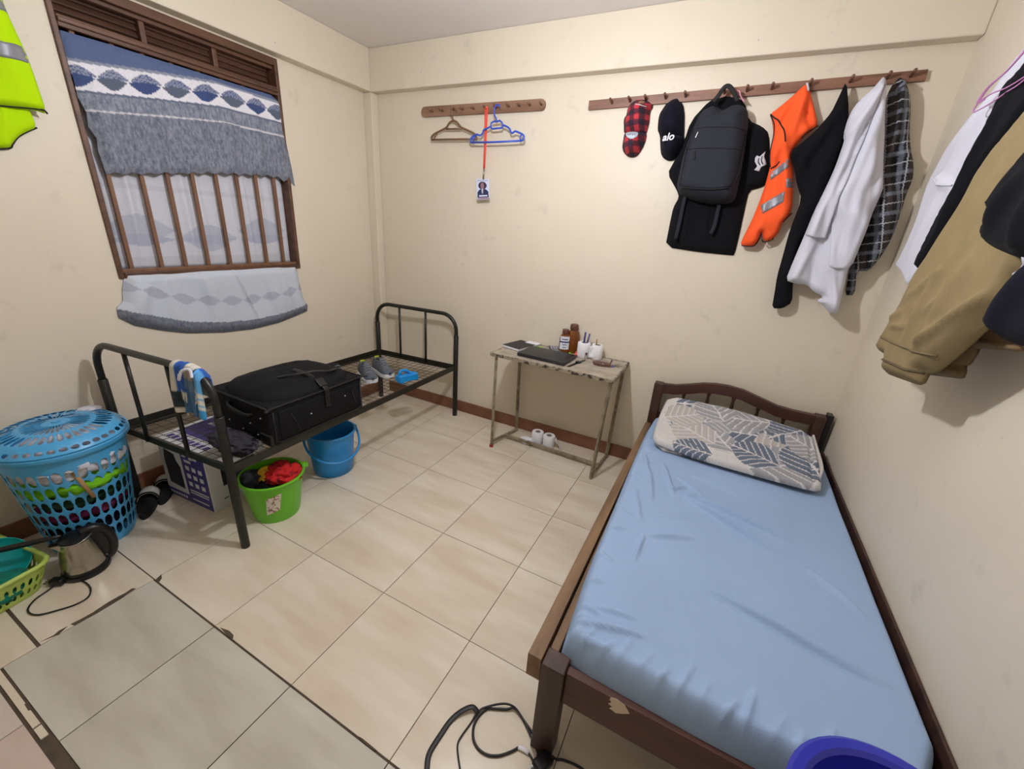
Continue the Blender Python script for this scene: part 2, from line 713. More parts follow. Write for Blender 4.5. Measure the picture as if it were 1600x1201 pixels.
def blob(name, c, rad, material, parent=None, seed=0, amp=0.25, freq=2.2, nu=28, nv=18, zmin=None, tilt=0.0, origin=None):
    V, Fc = [], []
    for j in range(nv + 1):
        ph = -PI / 2 + PI * j / nv
        for i in range(nu):
            a = 2 * PI * i / nu
            d = Vector((math.cos(ph) * math.cos(a), math.cos(ph) * math.sin(a), math.sin(ph)))
            k = 1 + amp * (1 - 2.2 * abs(noise.noise(d * freq + Vector((seed * 5.3, 1.7, seed))))) \
                + 0.3 * amp * noise.noise(d * freq * 2.7 + Vector((seed, 3, 2)))
            p = Vector((d.x * rad[0] * k, d.y * rad[1] * k, d.z * rad[2] * k))
            q = Vector(c) + p
            if zmin is not None and q.z < zmin:
                q.z = zmin + 0.001 * (q.z - zmin)
            V.append(q)
    for j in range(nv):
        for i in range(nu):
            i2 = (i + 1) % nu
            Fc.append([j * nu + i, j * nu + i2, (j + 1) * nu + i2, (j + 1) * nu + i])
    return mk(name, V, Fc, material, parent, True, origin=origin)


def lattice(name, rings, specs, material, parent=None, thick=0.003, sub=1, closed=True, origin=None):
    """rings: list of rings of points; specs per band: None solid, or (side margin, bottom margin, top margin) hole"""
    n = len(rings[0])
    V = [tuple(p) for r in rings for p in r]
    Fc = []
    for b in range(len(rings) - 1):
        for i in range(n if closed else n - 1):
            i2 = (i + 1) % n
            q = [b * n + i, b * n + i2, (b + 1) * n + i2, (b + 1) * n + i]
            sp = specs[b]
            if sp is None or (callable(sp) and sp(i) is None):
                Fc.append(q)
                continue
            if callable(sp):
                sp = sp(i)
            P = [Vector(V[k]) for k in q]

            def bil(u, v):
                return P[0].lerp(P[1], u).lerp(P[3].lerp(P[2], u), v)
            sm, bmn, tmn = sp
            o = len(V)
            V += [tuple(bil(sm, bmn)), tuple(bil(1 - sm, bmn)), tuple(bil(1 - sm, 1 - tmn)), tuple(bil(sm, 1 - tmn))]
            h = [o, o + 1, o + 2, o + 3]
            for k in range(4):
                k2 = (k + 1) % 4
                Fc.append([q[k], q[k2], h[k2], h[k]])
    o = mk(name, V, Fc, material, parent, True, origin=origin)
    so = o.modifiers.new('solid', 'SOLIDIFY')
    so.thickness = thick
    so.offset = 0
    if sub:
        sb = o.modifiers.new('sub', 'SUBSURF')
        sb.levels = sub
        sb.render_levels = sub
    return o


def text_obj(name, body, size, extrude, Mx, material, parent, shear=0.0):
    cu = bpy.data.curves.new(name, 'FONT')
    cu.body = body
    cu.size = size
    cu.extrude = extrude
    cu.shear = shear
    cu.align_x = 'CENTER'
    cu.align_y = 'CENTER'
    cu.offset = size * 0.02
    t = bpy.data.objects.new(name, cu)
    COL.objects.link(t)
    bpy.context.view_layer.update()
    dg = bpy.context.evaluated_depsgraph_get()
    me = bpy.data.meshes.new_from_object(t.evaluated_get(dg))
    V = [(Mx @ v.co)[:] for v in me.vertices]
    Fc = [list(p.vertices) for p in me.polygons]
    bpy.data.objects.remove(t)
    bpy.data.curves.remove(cu)
    bpy.data.meshes.remove(me)
    return mk(name, V, Fc, material, parent)


# ================================================================== THE ROOM
WT = 0.16   # wall thickness
WIN_Y0, WIN_Y1, WIN_Z0, WIN_Z1 = -1.79, -0.765, 1.17, 2.40

# floor: a slab of dark grout with every tile laid on it
floor = box2('floor', (XL - WT, YF - WT, -0.12), (XR + WT, YB + WT, -0.0035), M_GROUT)
tag(floor, 'tiled floor of beige and grey square tiles with dark joints', 'floor', kind='structure')

TX, OX = 0.45, 2.0859
ROWS = [-0.4513, -0.4513 - 0.4428, -0.4513 - 2 * 0.4428, -0.4513 - 3 * 0.4428, -0.4513 - 3 * 0.4428 - 0.4506]
YG = ROWS[4]          # border of the grey tiles
YG2 = YG - 0.447      # their near edge


def tile_material(name, base, vein, pale, rough):
    m = mat(name, base, rough=rough, spec=0.5)
    nt = m.node_tree
    L = nt.links.new
    b = nt.nodes['Principled BSDF']
    tc = nt.nodes.new('ShaderNodeTexCoord')
    oi = nt.nodes.new('ShaderNodeObjectInfo')
    ad = nt.nodes.new('ShaderNodeVectorMath')
    ad.operation = 'MULTIPLY_ADD'
    ad.inputs[1].default_value = (1, 1, 1)
    cb = nt.nodes.new('ShaderNodeCombineXYZ')
    mu = nt.nodes.new('ShaderNodeMath')
    mu.operation = 'MULTIPLY'
    mu.inputs[1].default_value = 37.0
    L(oi.outputs['Random'], mu.inputs[0])
    L(mu.outputs[0], cb.inputs[2])
    L(tc.outputs['Object'], ad.inputs[0])
    L(cb.outputs[0], ad.inputs[2])
    mp = nt.nodes.new('ShaderNodeMapping')
    mp.inputs['Rotation'].default_value = (0, 0, 0.9)
    mp.inputs['Scale'].default_value = (1.0, 4.5, 1.0)
    L(ad.outputs[0], mp.inputs['Vector'])
    n = nt.nodes.new('ShaderNodeTexNoise')
    n.inputs['Scale'].default_value = 2.2
    n.inputs['Detail'].default_value = 5.0
    L(mp.outputs[0], n.inputs['Vector'])
    cr = nt.nodes.new('ShaderNodeValToRGB')
    cr.color_ramp.elements[0].position = 0.32
    cr.color_ramp.elements[0].color = (*s2l(vein), 1)
    cr.color_ramp.elements[1].position = 0.70
    cr.color_ramp.elements[1].color = (*s2l(pale), 1)
    e = cr.color_ramp.elements.new(0.5)
    e.color = (*s2l(base), 1)
    L(n.outputs['Fac'], cr.inputs['Fac'])
    L(cr.outputs['Color'], b.inputs['Base Color'])
    return m


M_BEIGE = tile_material('beige_polished_tile', (218, 206, 185), (210, 195, 172), (226, 216, 199), 0.2)
M_GREYTILE = tile_material('grey_matt_tile', (194, 189, 173), (180, 174, 157), (204, 200, 186), 0.38)
M_PINKTILE = tile_material('pale_pink_tile', (202, 188, 176), (198, 178, 166), (206, 196, 182), 0.3)


TILE_CACHE = {}


def tile(x0, x1, y0, y1, m, g=0.0015):
    x0, x1, y0, y1 = x0 + g, x1 - g, y0 + g, y1 - g
    if x1 - x0 < 0.01 or y1 - y0 < 0.01:
        return
    key = (round(x1 - x0, 3), round(y1 - y0, 3), m.name)
    cx, cy = (x0 + x1) / 2, (y0 + y1) / 2
    if key not in TILE_CACHE:
        o = box2('tile', (x0, y0, -0.009), (x1, y1, 0.0), m, None, origin=(cx, cy, 0))
        TILE_CACHE[key] = o.data
    else:
        o = bpy.data.objects.new('tile', TILE_CACHE[key])
        COL.objects.link(o)
        o.location = (cx, cy, 0)
    loc = Vector((cx, cy, 0))
    o.parent = floor
    o.location = loc - ORG['floor']
    return o


cols = [OX + TX * i for i in range(-6, 5)]
xs = [XL] + [c for c in cols if XL + 0.02 < c < XR - 0.02] + [XR]
ys = [YB] + ROWS
for j in range(5):
    for a, b in zip(xs[:-1], xs[1:]):
        tile(a, b, ys[j + 1], ys[j], M_BEIGE)
XG = OX - 3 * TX      # left border of the grey tiles
# beige tiles left of the grey ones, cut at the old joint
for a, b in zip(xs[:-1], xs[1:]):
    if b <= XG + 0.01:
        tile(a, b, -2.583, YG - 0.002, M_BEIGE)
        tile(a, b, -2.583 - 0.45, -2.591, M_BEIGE)
    else:
        tile(a, b, YG2, YG - 0.004, M_GREYTILE, 0.0022)
# narrow leftover strip, then the next field of tiles
for a, b in ((XG, 1.075), (1.079, 1.135)):
    tile(a, b, YG2 - 0.024, YG2 - 0.004, M_BEIGE)
yy = YG2 - 0.030
for k in range(3):
    y0 = max(yy - 0.45, YF)
    for a, b in zip([XG + 0.3 - 0.45 * 3 + 0.45 * i for i in range(10)], [XG + 0.3 - 0.45 * 2 + 0.45 * i for i in range(10)]):
        a, b = max(a, XL), min(b, XR)
        if k == 0 and b < XG:
            continue
        if b - a > 0.02 and y0 < yy - 0.02:
            tile(a, b, y0, yy, M_PINKTILE, 0.0018)
    yy = y0 - 0.003
    if yy <= YF + 0.02:
        break
# ragged dark grout where old tiles broke away
for pts in ([(243, 906), (252, 897), (253, 903), (249, 909)], [(344, 980), (352, 983), (358, 985), (365, 992), (364, 998), (356, 993), (350, 987)],
            [(213, 919), (206, 919), (196, 926), (186, 931), (170, 940), (150, 953), (146, 956), (128, 966), (110, 975), (116, 977), (150, 959), (180, 941)],
            [(106, 978), (92, 985), (84, 992), (70, 999), (62, 1003), (92, 991)], [(560, 1150), (566, 1153), (582, 1166), (590, 1173), (582, 1171), (566, 1158)],
            [(38, 1100), (44, 1096), (50, 1108), (44, 1110)]):
    q_ = [at(x, y, 2, 0.0) for x, y in pts]
    prism('grout_patch', [(p.x, p.y) for p in q_], (-0.001, 0.0006), lambda u, v, n: (u, v, n), M_GROUT, floor)
# walls
wb = box2('wall_back', (XL - WT, YB, 0), (XR + WT, YB + WT, H), M_WALL)
tag(wb, 'cream painted back wall carrying the two peg racks', 'wall', kind='structure')
wr = box2('wall_right', (XR, YF, 0), (XR + WT, YB, H), M_WALL)
tag(wr, 'cream painted wall along the wooden bed', 'wall', kind='structure')
wf = box2('wall_front', (XL - WT, YF - WT, 0), (XR + WT, YF, H), M_WALL)
tag(wf, 'cream painted wall behind the viewer', 'wall', kind='structure')
bm = bmesh.new()
for lo, hi in (((YF, 0), (WIN_Y0, H)), ((WIN_Y1, 0), (YB, H)), ((WIN_Y0, 0), (WIN_Y1, WIN_Z0)), ((WIN_Y0, WIN_Z1), (WIN_Y1, H))):
    bm_box(bm, (XL - WT / 2, (lo[0] + hi[0]) / 2, (lo[1] + hi[1]) / 2), (WT, hi[0] - lo[0], hi[1] - lo[1]))
wl = from_bm('wall_left', bm, M_WALL)
tag(wl, 'cream painted wall with the curtained window', 'wall', kind='structure')
ce = box2('ceiling', (XL - WT, YF - WT, H), (XR + WT, YB + WT, H + 0.1), M_CEIL)
tag(ce, 'pale painted ceiling', 'ceiling', kind='structure')
# ring beam under the ceiling and the small corner pilaster
t1 = box2('trim_1', (XL, BY, BEAM_Z), (XR, YB, H), M_WALL, bevel=0.006)
tag(t1, 'cream beam along the top of the back wall', 'beam', kind='structure')
t2 = box2('trim_2', (XL, YF, BEAM_Z), (BX, BY, H), M_WALL, bevel=0.006)
tag(t2, 'cream beam along the top of the window wall', 'beam', kind='structure')
t3 = box2('trim_3', (XL, BY, 0), (BX, YB, BEAM_Z), M_WALL, bevel=0.006)
tag(t3, 'small cream pilaster in the corner by the window', 'pilaster', kind='structure')
bb = box2('baseboard_back', (BX, YB - 0.012, 0), (XR, YB, 0.098), M_BASE, bevel=0.003)
tag(bb, 'brown painted baseboard along the back wall', 'baseboard', kind='structure')
bl = box2('baseboard_left', (XL, YF, 0), (XL + 0.012, BY, 0.098), M_BASE, bevel=0.003)
tag(bl, 'brown painted baseboard under the window wall', 'baseboard', kind='structure')
br = box2('baseboard_right', (XR - 0.012, YF, 0), (XR, YB - 0.012, 0.098), M_BASE, bevel=0.003)
tag(br, 'brown painted baseboard behind the wooden bed', 'baseboard', kind='structure')

# ceiling lamp: holder and a lit bulb (the room's only light)
lamp = thing('ceiling_lamp', (BULB[0], BULB[1], BULB[2]), 'lit white bulb in a ceiling holder at the middle of the room', 'lamp')
lathe('holder', (BULB[0], BULB[1], 0), [(0.045, H), (0.045, H - 0.02), (0.022, H - 0.03), (0.022, BULB[2] + 0.075),
                                        (0.0, BULB[2] + 0.075)], M_PAPER, lamp, seg=20)
mb = bpy.data.materials.new('lit_bulb')
mb.use_nodes = True
nb_ = mb.node_tree
nb_.nodes.remove(nb_.nodes['Principled BSDF'])
em = nb_.nodes.new('ShaderNodeEmission')
em.inputs[0].default_value = (*BULB_COLOR, 1)
em.inputs[1].default_value = BULB_STRENGTH
nb_.links.new(em.outputs[0], nb_.nodes['Material Output'].inputs['Surface'])
lathe('bulb', (BULB[0], BULB[1], BULB[2]), [(0.0, -0.045), (0.022, -0.038), (0.036, -0.018), (0.04, 0.004), (0.034, 0.03),
                                            (0.02, 0.06), (0.018, 0.075)], mb, lamp, seg=16)

# ------------------------------------------------------------------ the window
win = thing('window_1', (XL, (WIN_Y0 + WIN_Y1) / 2, WIN_Z0), 'brown wooden window with louvred transom and vertical bars', 'window',
            kind='structure')
M_GLASS = mat('night_pane', (30, 34, 44), rough=0.08, spec=0.6)
M_LOUVRE = wood_material('louvre_wood', (98, 68, 52), (70, 46, 34), axis='Y', scale=18, rough=0.5)


def wpiece(name, x0, x1, y0, y1, z0, z1, m=M_WINWOOD, bev=0.004, parent=win):
    return box2(name, (x0, y0, z0), (x1, y1, z1), m, parent, bevel=bev)


XW = XL + 0.012
wpiece('jamb', XL - 0.13, XW, WIN_Y0, WIN_Y0 + 0.022, WIN_Z0, WIN_Z1)
wpiece('jamb', XL - 0.13, XW, WIN_Y1 - 0.022, WIN_Y1, WIN_Z0, WIN_Z1)
wpiece('head', XL - 0.13, XW, WIN_Y0 + 0.022, WIN_Y1 - 0.022, WIN_Z1 - 0.04, WIN_Z1)
wpiece('head_bead', XL - 0.05, XL - 0.01, WIN_Y0 + 0.022, WIN_Y1 - 0.022, WIN_Z1 - 0.058, WIN_Z1 - 0.04)
wpiece('transom', XL - 0.13, XW, WIN_Y0 + 0.022, WIN_Y1 - 0.022, 2.205, 2.25)
wpiece('transom_bead', XL - 0.06, XW + 0.012, WIN_Y0 + 0.022, WIN_Y1 - 0.022, 2.222, 2.24)
wpiece('sill', XL - 0.13, XW + 0.004, WIN_Y0 + 0.022, WIN_Y1 - 0.022, WIN_Z0, WIN_Z0 + 0.03)
for k in range(3):
    ya = WIN_Y0 + 0.022 + k * (WIN_Y1 - WIN_Y0 - 0.044) / 3
    yb = ya + (WIN_Y1 - WIN_Y0 - 0.044) / 3
    if k:
        wpiece('mullion', XL - 0.09, XL - 0.025, ya - 0.012, ya + 0.012, 2.25, WIN_Z1 - 0.04)
    for s in range(4):
        z = 2.262 + s * 0.028
        box('louvre_slat', (XL - 0.065, (ya + yb) / 2, z), (0.034, yb - ya - 0.02, 0.008), M_LOUVRE, win,
            rot=Matrix.Rotation(math.radians(58), 3, 'Y'), bevel=0.001, seg=1)
for k in range(3):
    ya = WIN_Y0 + 0.022 + k * (WIN_Y1 - WIN_Y0 - 0.044) / 3
    yb = ya + (WIN_Y1 - WIN_Y0 - 0.044) / 3
    wpiece('pane', XL - 0.135, XL - 0.128, ya, yb, WIN_Z0 + 0.03, 2.205, M_GLASS, 0)
wpiece('back_board', XL - 0.135, XL - 0.10, WIN_Y0 + 0.022, WIN_Y1 - 0.022, 2.25, WIN_Z1 - 0.04, M_LOUVRE, 0)
for y in (-1.722, -1.588, -1.472, -1.352, -1.228, -1.11, -0.992, -0.872):
    box2('bar', (XL - 0.022, y - 0.0095, WIN_Z0 + 0.045), (XL - 0.006, y + 0.0095, 2.205), M_BARWOOD, win, bevel=0.003)
wpiece('bottom_bar', XL - 0.024, XL + 0.002, WIN_Y0 + 0.02, WIN_Y1 - 0.02, 1.192, 1.216, M_BARWOOD)

# ------------------------------------------------------------------ the curtain
cur = thing('curtain', (XL, (WIN_Y0 + WIN_Y1) / 2, 0.86), 'white and blue-grey leaf-print curtain tucked through the window bars', 'curtain')
WHT, GRY, BLU, DKB = [np.array(s2l(c)) for c in ((228, 226, 232), (150, 156, 172), (70, 84, 128), (92, 106, 142))]
SLT = np.array(s2l((96, 104, 122)))


def leaf_row(y):
    return np.interp(y, [-1.80, -1.689, -1.43, -1.152, -0.88], [2.030, 2.044, 2.082, 2.118, 2.115])


def flap_print(u, v):
    zr = v - leaf_row(u)
    c = np.tile(WHT, (len(u), 1))
    c[zr > 0.062] = DKB
    c[(zr > 0.050) & (zr <= 0.062)] = GRY * 0.85
    tips = [-1.822, -1.689, -1.568, -1.43, -1.295, -1.152, -1.009, -0.881, -0.75]
    ph = np.interp(u, tips, np.arange(len(tips)))
    k = np.floor(ph).astype(int) % 2
    s = np.abs(np.sin(ph * PI)) ** 1.3
    ph2 = np.interp(u - 0.008, tips, np.arange(len(tips)))
    s2 = np.abs(np.sin(ph2 * PI)) ** 1.3
    up = (zr < 0.006 + 0.034 * s2) & (zr > 0.002 - 0.004 * s2) & (s2 > 0.06)
    dots = (np.sin(u * 430) * np.sin(v * 430) > 0.15)
    c[up & dots] = BLU * 1.1
    c[up & ~dots] = GRY * 0.95
    lowm = (zr < -0.003 + 0.010 * s) & (zr > -0.006 - 0.036 * s) & (s > 0.06)
    c[lowm & (k == 1)] = SLT
    c[lowm & (k == 0)] = BLU
    nz = np.array([noise.noise(Vector((a * 130, b * 40, 1.3))) + 0.6 * noise.noise(Vector((a * 260, b * 120, 7.3))) for a, b in zip(u, v)])
    g = GRY * 0.66 + np.outer(nz, np.array([0.12, 0.12, 0.12]))
    m = zr < -0.054
    c[m] = g[m]
    c[(zr < -0.054) & (zr > -0.064)] = SLT * 1.2
    c[(zr < -0.126) & (zr > -0.133)] = WHT * 0.8
    up2 = (zr <= -0.064) & (zr > -0.126)
    c[up2] = c[up2] * 1.15
    return np.clip(c, 0.01, 1)


PW = Plane3('left', XL + 0.004)
top = [(-1.765, 2.192), (-1.60, 2.197), (-1.4, 2.197), (-1.2, 2.198), (-1.0, 2.198), (-0.83, 2.2)]
right = [(-0.775, 2.17), (-0.772, 2.05), (-0.76, 1.93), (-0.745, 1.82), (-0.735, 1.705)]
bot = []
ys_ = np.linspace(-0.78, -1.70, 14)
for i, y in enumerate(ys_):
    z = np.interp(y, [-1.74, -1.517, -1.264, -0.877, -0.75], [1.648, 1.676, 1.712, 1.745, 1.722])
    bot.append((y, z + 0.012))
    bot.append((y - 0.033, z - 0.004))
left = [(-1.735, 1.66), (-1.742, 1.75), (-1.735, 1.80), (-1.755, 1.84), (-1.748, 1.9), (-1.765, 1.955), (-1.762, 2.02), (-1.775, 2.1)]
flap_out = top + right + bot + left
creF = [((-1.6, 2.0), (-1.63, 1.68), 0.014, 0.02), ((-1.45, 2.1), (-1.48, 1.7), 0.012, 0.018), ((-1.28, 2.15), (-1.30, 1.72), 0.013, 0.02),
        ((-1.12, 2.1), (-1.13, 1.74), 0.012, 0.02), ((-0.96, 2.15), (-0.95, 1.75), 0.014, 0.02), ((-0.85, 2.1), (-0.80, 1.74), 0.014, 0.02),
        ((-1.49, 1.985), (-1.56, 1.83), 0.012, 0.006), ((-1.70, 2.1), (-1.70, 1.7), 0.012, 0.02), ((-1.20, 2.19), (-1.21, 2.05), 0.01, 0.008)]
flap = Cloth(PW, flap_out, depth=0.012, er=0.03, creases=creF, rough=0.004, rs=8, step=0.0055, rounding=0, seed=3)
flap.mesh('upper_flap', M_PRINT, cur, thick=0.0025, colorfn=flap_print)


def sheer_print(u, v):
    c = np.tile(np.array(s2l((228, 229, 236))), (len(u), 1))
    zr = v - 1.435 - 0.05 * np.sin(u * 1.0)
    ph = (u + 1.80) / 0.33
    s = np.abs(np.sin(ph * PI)) ** 1.3
    lens = (np.abs(zr - 0.02 * np.sign(np.sin(ph * PI))) < 0.075 * s)
    c[lens] = np.array(s2l((204, 207, 220)))
    lens2 = (np.abs(zr + 0.05 - 0.02) < 0.03 * s)
    c[lens2] = np.array(s2l((194, 199, 216)))
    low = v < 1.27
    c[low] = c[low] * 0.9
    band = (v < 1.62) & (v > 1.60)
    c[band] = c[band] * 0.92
    return np.clip(c, 0, 1)


PS = Plane3('left', XL - 0.058)
sh_out = [(-1.762, 1.205), (-1.765, 1.4), (-1.764, 1.6), (-1.765, 1.8), (-1.764, 1.98), (-0.79, 1.98), (-0.79, 1.6), (-0.79, 1.4), (-0.792, 1.205)]
creS = [((-1.745 + 0.085 * i + 0.02 * math.sin(i * 2.3), 1.9), (-1.74 + 0.086 * i, 1.2), 0.010 + 0.005 * math.sin(i * 1.7), 0.018) for i in range(11)]
sheer = Cloth(PS, sh_out, depth=0.012, er=0.02, creases=creS, rough=0.003, rs=6, step=0.007, rounding=0, seed=5)
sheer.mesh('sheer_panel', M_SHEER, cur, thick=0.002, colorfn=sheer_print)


HEM = [(-1.822, 1.0), (-1.70, 0.955), (-1.537, 0.893), (-1.35, 0.86), (-1.166, 0.848), (-0.95, 0.862), (-0.76, 0.898)]


def hem_z(u):
    return np.interp(u, [p[0] for p in HEM], [p[1] for p in HEM])


def low_print(u, v):
    c = np.tile(np.array(s2l((220, 227, 236))), (len(u), 1))
    h = hem_z(u)
    ph = (u + 1.6) / 0.128
    s = np.abs(np.sin(ph * PI)) ** 1.2
    zr = v - (h + 0.15)
    lens = np.abs(zr) < 0.03 * s
    c[lens] = np.array(s2l((196, 201, 216)))
    nz = np.array([noise.noise(Vector((a * 160, b * 60, 4.3))) for a, b in zip(u, v)])
    m = v < h + 0.02
    g = GRY * 0.8 + np.outer(nz, np.array([0.12, 0.12, 0.12]))
    c[m] = g[m]
    return np.clip(c, 0.01, 1)


PLO = Plane3('left', XL + 0.006)
lo_out = [(-1.765, 1.196), (-1.79, 1.12), (-1.80, 1.06), (-1.832, 1.03), (-1.835, 0.98), (-1.78, 0.93), (-1.665, 0.882), (-1.55, 0.845), (-1.35, 0.812),
          (-1.166, 0.80), (-0.98, 0.812), (-0.85, 0.838), (-0.748, 0.862), (-0.742, 0.905), (-0.77, 0.96), (-0.785, 1.06), (-0.80, 1.196)]
creL = [((-1.24, 1.19), (-1.13, 0.86), 0.016, 0.008), ((-1.62, 1.19), (-1.60, 0.93), 0.014, 0.03), ((-1.42, 1.17), (-1.38, 0.87), 0.012, 0.025),
        ((-0.95, 1.18), (-0.9, 0.88), 0.016, 0.03), ((-1.05, 1.15), (-1.0, 0.9), 0.010, 0.02), ((-1.7, 1.15), (-1.75, 0.97), 0.016, 0.03)]
low = Cloth(PLO, lo_out, depth=0.03, er=0.05, creases=creL, rough=0.012, rs=5, step=0.007, rounding=0, seed=8)
low.mesh('lower_flap', M_SHEER, cur, thick=0.0025, colorfn=low_print)

# ================================================================== METAL BED
ND_R, ND_L = Vector((0.873, -1.915, 0)), Vector((0.022, -1.985, 0))      # near end posts
FR_R, FR_L = Vector((0.856, -0.105, 0)), Vector((0.072, -0.16, 0))       # far end posts
bed = thing('metal_bed', (0.45, -1.0, 0), 'black metal single bed frame with wire mesh base under the window', 'bed')
RAIL_Z = 0.452


def bed_end(L, R, ztop, zj, spindle_t):
    d = (R - L)
    w = d.length
    e = d / w
    for p in (L, R):
        tube('leg', [p + Vector((0, 0, 0.0)), p + Vector((0, 0, 0.01)), p + Vector((0, 0, zj)), p + Vector((0, 0, zj + 0.004))],
             [0.019, 0.02, 0.02, 0.017], M_DARKMETAL, bed, seg=14)
    rad = 0.13
    pts = [L + Vector((0, 0, zj - 0.03))]
    for k in range(9):
        a = PI - (PI / 2) * k / 8
        pts.append(L + e * (rad + rad * math.cos(a)) + Vector((0, 0, ztop - rad + rad * math.sin(a))))
    for k in range(9):
        a = PI / 2 - (PI / 2) * k / 8
        pts.append(R - e * (rad - rad * math.cos(a)) + Vector((0, 0, ztop - rad + rad * math.sin(a))))
    pts.append(R + Vector((0, 0, zj - 0.03)))
    tube('arched_rail', pts, 0.0155, M_DARKMETAL, bed, seg=12)
    for t in spindle_t:
        p = L.lerp(R, t)
        tube('spindle', [p + Vector((0, 0, RAIL_Z - 0.03)), p + Vector((0, 0, ztop))], 0.0095, M_DARKMETAL, bed, seg=10)
    # angle iron crosspiece
    mid = (L + R) / 2
    ang = math.atan2(d.y, d.x)
    box('cross_rail', mid + Vector((0, 0, RAIL_Z - 0.014)), (w, 0.005, 0.036), M_ANGLE, bed, rot=rz(ang))
    nrm = Vector((-e.y, e.x, 0))
    if (Vector((0.45, -1.0, 0)) - mid).dot(nrm) < 0:
        nrm = -nrm
    box('cross_rail_flange', mid + nrm * 0.018 + Vector((0, 0, RAIL_Z - 0.03)), (w, 0.036, 0.005), M_ANGLE, bed, rot=rz(ang))


bed_end(ND_L, ND_R, 0.895, 0.70, (0.30, 0.665))
bed_end(FR_L, FR_R, 0.868, 0.70, (0.30, 0.63))
for A, B, sgn in ((ND_R, FR_R, -1), (ND_L, FR_L, 1)):
    d = B - A
    ang = math.atan2(d.y, d.x)
    mid = (A + B) / 2
    n = Vector((sgn, 0, 0))
    box('side_rail', mid + Vector((0, 0, RAIL_Z - 0.017)), (d.length, 0.005, 0.042), M_ANGLE, bed, rot=rz(ang))
    box('side_rail_flange', mid + n * 0.02 + Vector((0, 0, RAIL_Z - 0.036)), (d.length, 0.04, 0.005), M_ANGLE, bed, rot=rz(ang))
geos = []
nx, ny = 15, 34


def bedpt(u, v, z):
    a = ND_L.lerp(ND_R, u)
    b = FR_L.lerp(FR_R, u)
    p = a.lerp(b, v)
    return Vector((p.x, p.y, z))


def sag(u, v):
    return RAIL_Z - 0.032 - 0.012 * math.sin(PI * u) * math.sin(PI * v)


for i in range(nx + 1):
    u = 0.02 + 0.96 * i / nx
    geos.append(tube_geo([bedpt(u, 0.01 + 0.98 * k / 10, sag(u, k / 10)) for k in range(11)], 0.0016, 5))
for j in range(ny + 1):
    v = 0.01 + 0.98 * j / ny
    geos.append(tube_geo([bedpt(0.02 + 0.96 * k / 8, v, sag(k / 8, v) + 0.003) for k in range(9)], 0.0016, 5))
wm = multi('wire_mesh', geos, M_WIRE, bed)
wm['kind'] = 'stuff'

# ------------------------------------------------------------------ suitcase lying on the bed
sx0, sx1, sy0, sy1, sz0, sz1 = 0.40, 0.885, -1.71, -1.125, 0.452, 0.668
case = thing('suitcase', ((sx0 + sx1) / 2, (sy0 + sy1) / 2, sz0), 'large black fabric suitcase lying flat on the metal bed', 'suitcase')
box2('body', (sx0, sy0, sz0), (sx1, sy1, sz1), M_SUITCASE, case, bevel=0.022, seg=4)
PT = Plane3('flat', sz1 - 0.012)
lid_out = [(sx0 + 0.01, sy0 + 0.01), (sx1 - 0.005, sy0 + 0.008), (sx1 - 0.005, sy1 - 0.01), (sx0 + 0.01, sy1 - 0.01)]
lid = Cloth(PT, lid_out, depth=0.072, er=0.16, rough=0.012, rs=5, step=0.014, rounding=2, seed=2, profile='round',
            creases=[((0.80, -1.55), (0.84, -1.3), 0.01, 0.03), ((0.5, -1.6), (0.55, -1.2), -0.01, 0.05)])
lid.mesh('lid', M_SUITCASE, case)
# piping round the lid and the front face
tube('piping', [(sx0 + 0.01, sy0 + 0.002, sz1 - 0.006), (sx1 - 0.02, sy0 - 0.001, sz1 - 0.008), (sx1 + 0.001, sy0 + 0.025, sz1 - 0.008),
                (sx1 + 0.002, sy1 - 0.025, sz1 - 0.006), (sx1 - 0.02, sy1, sz1 - 0.006), (sx0 + 0.01, sy1, sz1 - 0.006)], 0.005, M_SUITPIPE, case,
     seg=6, smooth_n=4)
tube('piping', [(sx1 + 0.001, sy0 + 0.02, sz1 - 0.03), (sx1 + 0.001, sy0 + 0.02, sz0 + 0.03), (sx1 + 0.001, sy0 + 0.05, sz0 + 0.018),
                (sx1 + 0.001, sy1 - 0.05, sz0 + 0.018), (sx1 + 0.001, sy1 - 0.02, sz0 + 0.03), (sx1 + 0.001, sy1 - 0.02, sz1 - 0.03)],
     0.004, M_SUITPIPE, case, seg=6)
box2('front_pocket', (sx1 - 0.01, sy0 + 0.045, sz0 + 0.03), (sx1 + 0.006, sy1 - 0.04, sz1 - 0.035), M_SUITCASE, case, bevel=0.006, seg=3)
# carry strap over the lid edge, buckle and strap tail
tube('carry_strap', [(0.70, -1.52, 0.728), (0.76, -1.46, 0.742), (0.80, -1.38, 0.745), (0.82, -1.30, 0.73), (0.80, -1.23, 0.72)], 0.011, M_SUITPIPE, case,
     seg=8, smooth_n=6, flat=0.5, up=(0, 0, 1))
tube('compression_strap', [(0.66, -1.40, 0.732), (0.76, -1.395, 0.726), (0.84, -1.39, 0.70), (0.893, -1.385, 0.668), (0.897, -1.385, 0.60), (0.896, -1.385, 0.565)],
     0.016, M_SUITPIPE, case, seg=8, smooth_n=5, flat=0.18, up=(0.4, 0, 1))
bk = box('buckle', (0.862, -1.388, 0.697), (0.05, 0.046, 0.014), M_PLASTIC_BLACK, case, rot=Matrix.Rotation(math.radians(38), 3, 'Y'), bevel=0.004)
for k in range(3):
    box('buckle_bar', (0.845 + 0.014 * k, -1.388, 0.715 - 0.011 * k), (0.004, 0.04, 0.006), M_PLASTIC_BLACK, bk,
        rot=Matrix.Rotation(math.radians(38), 3, 'Y'))
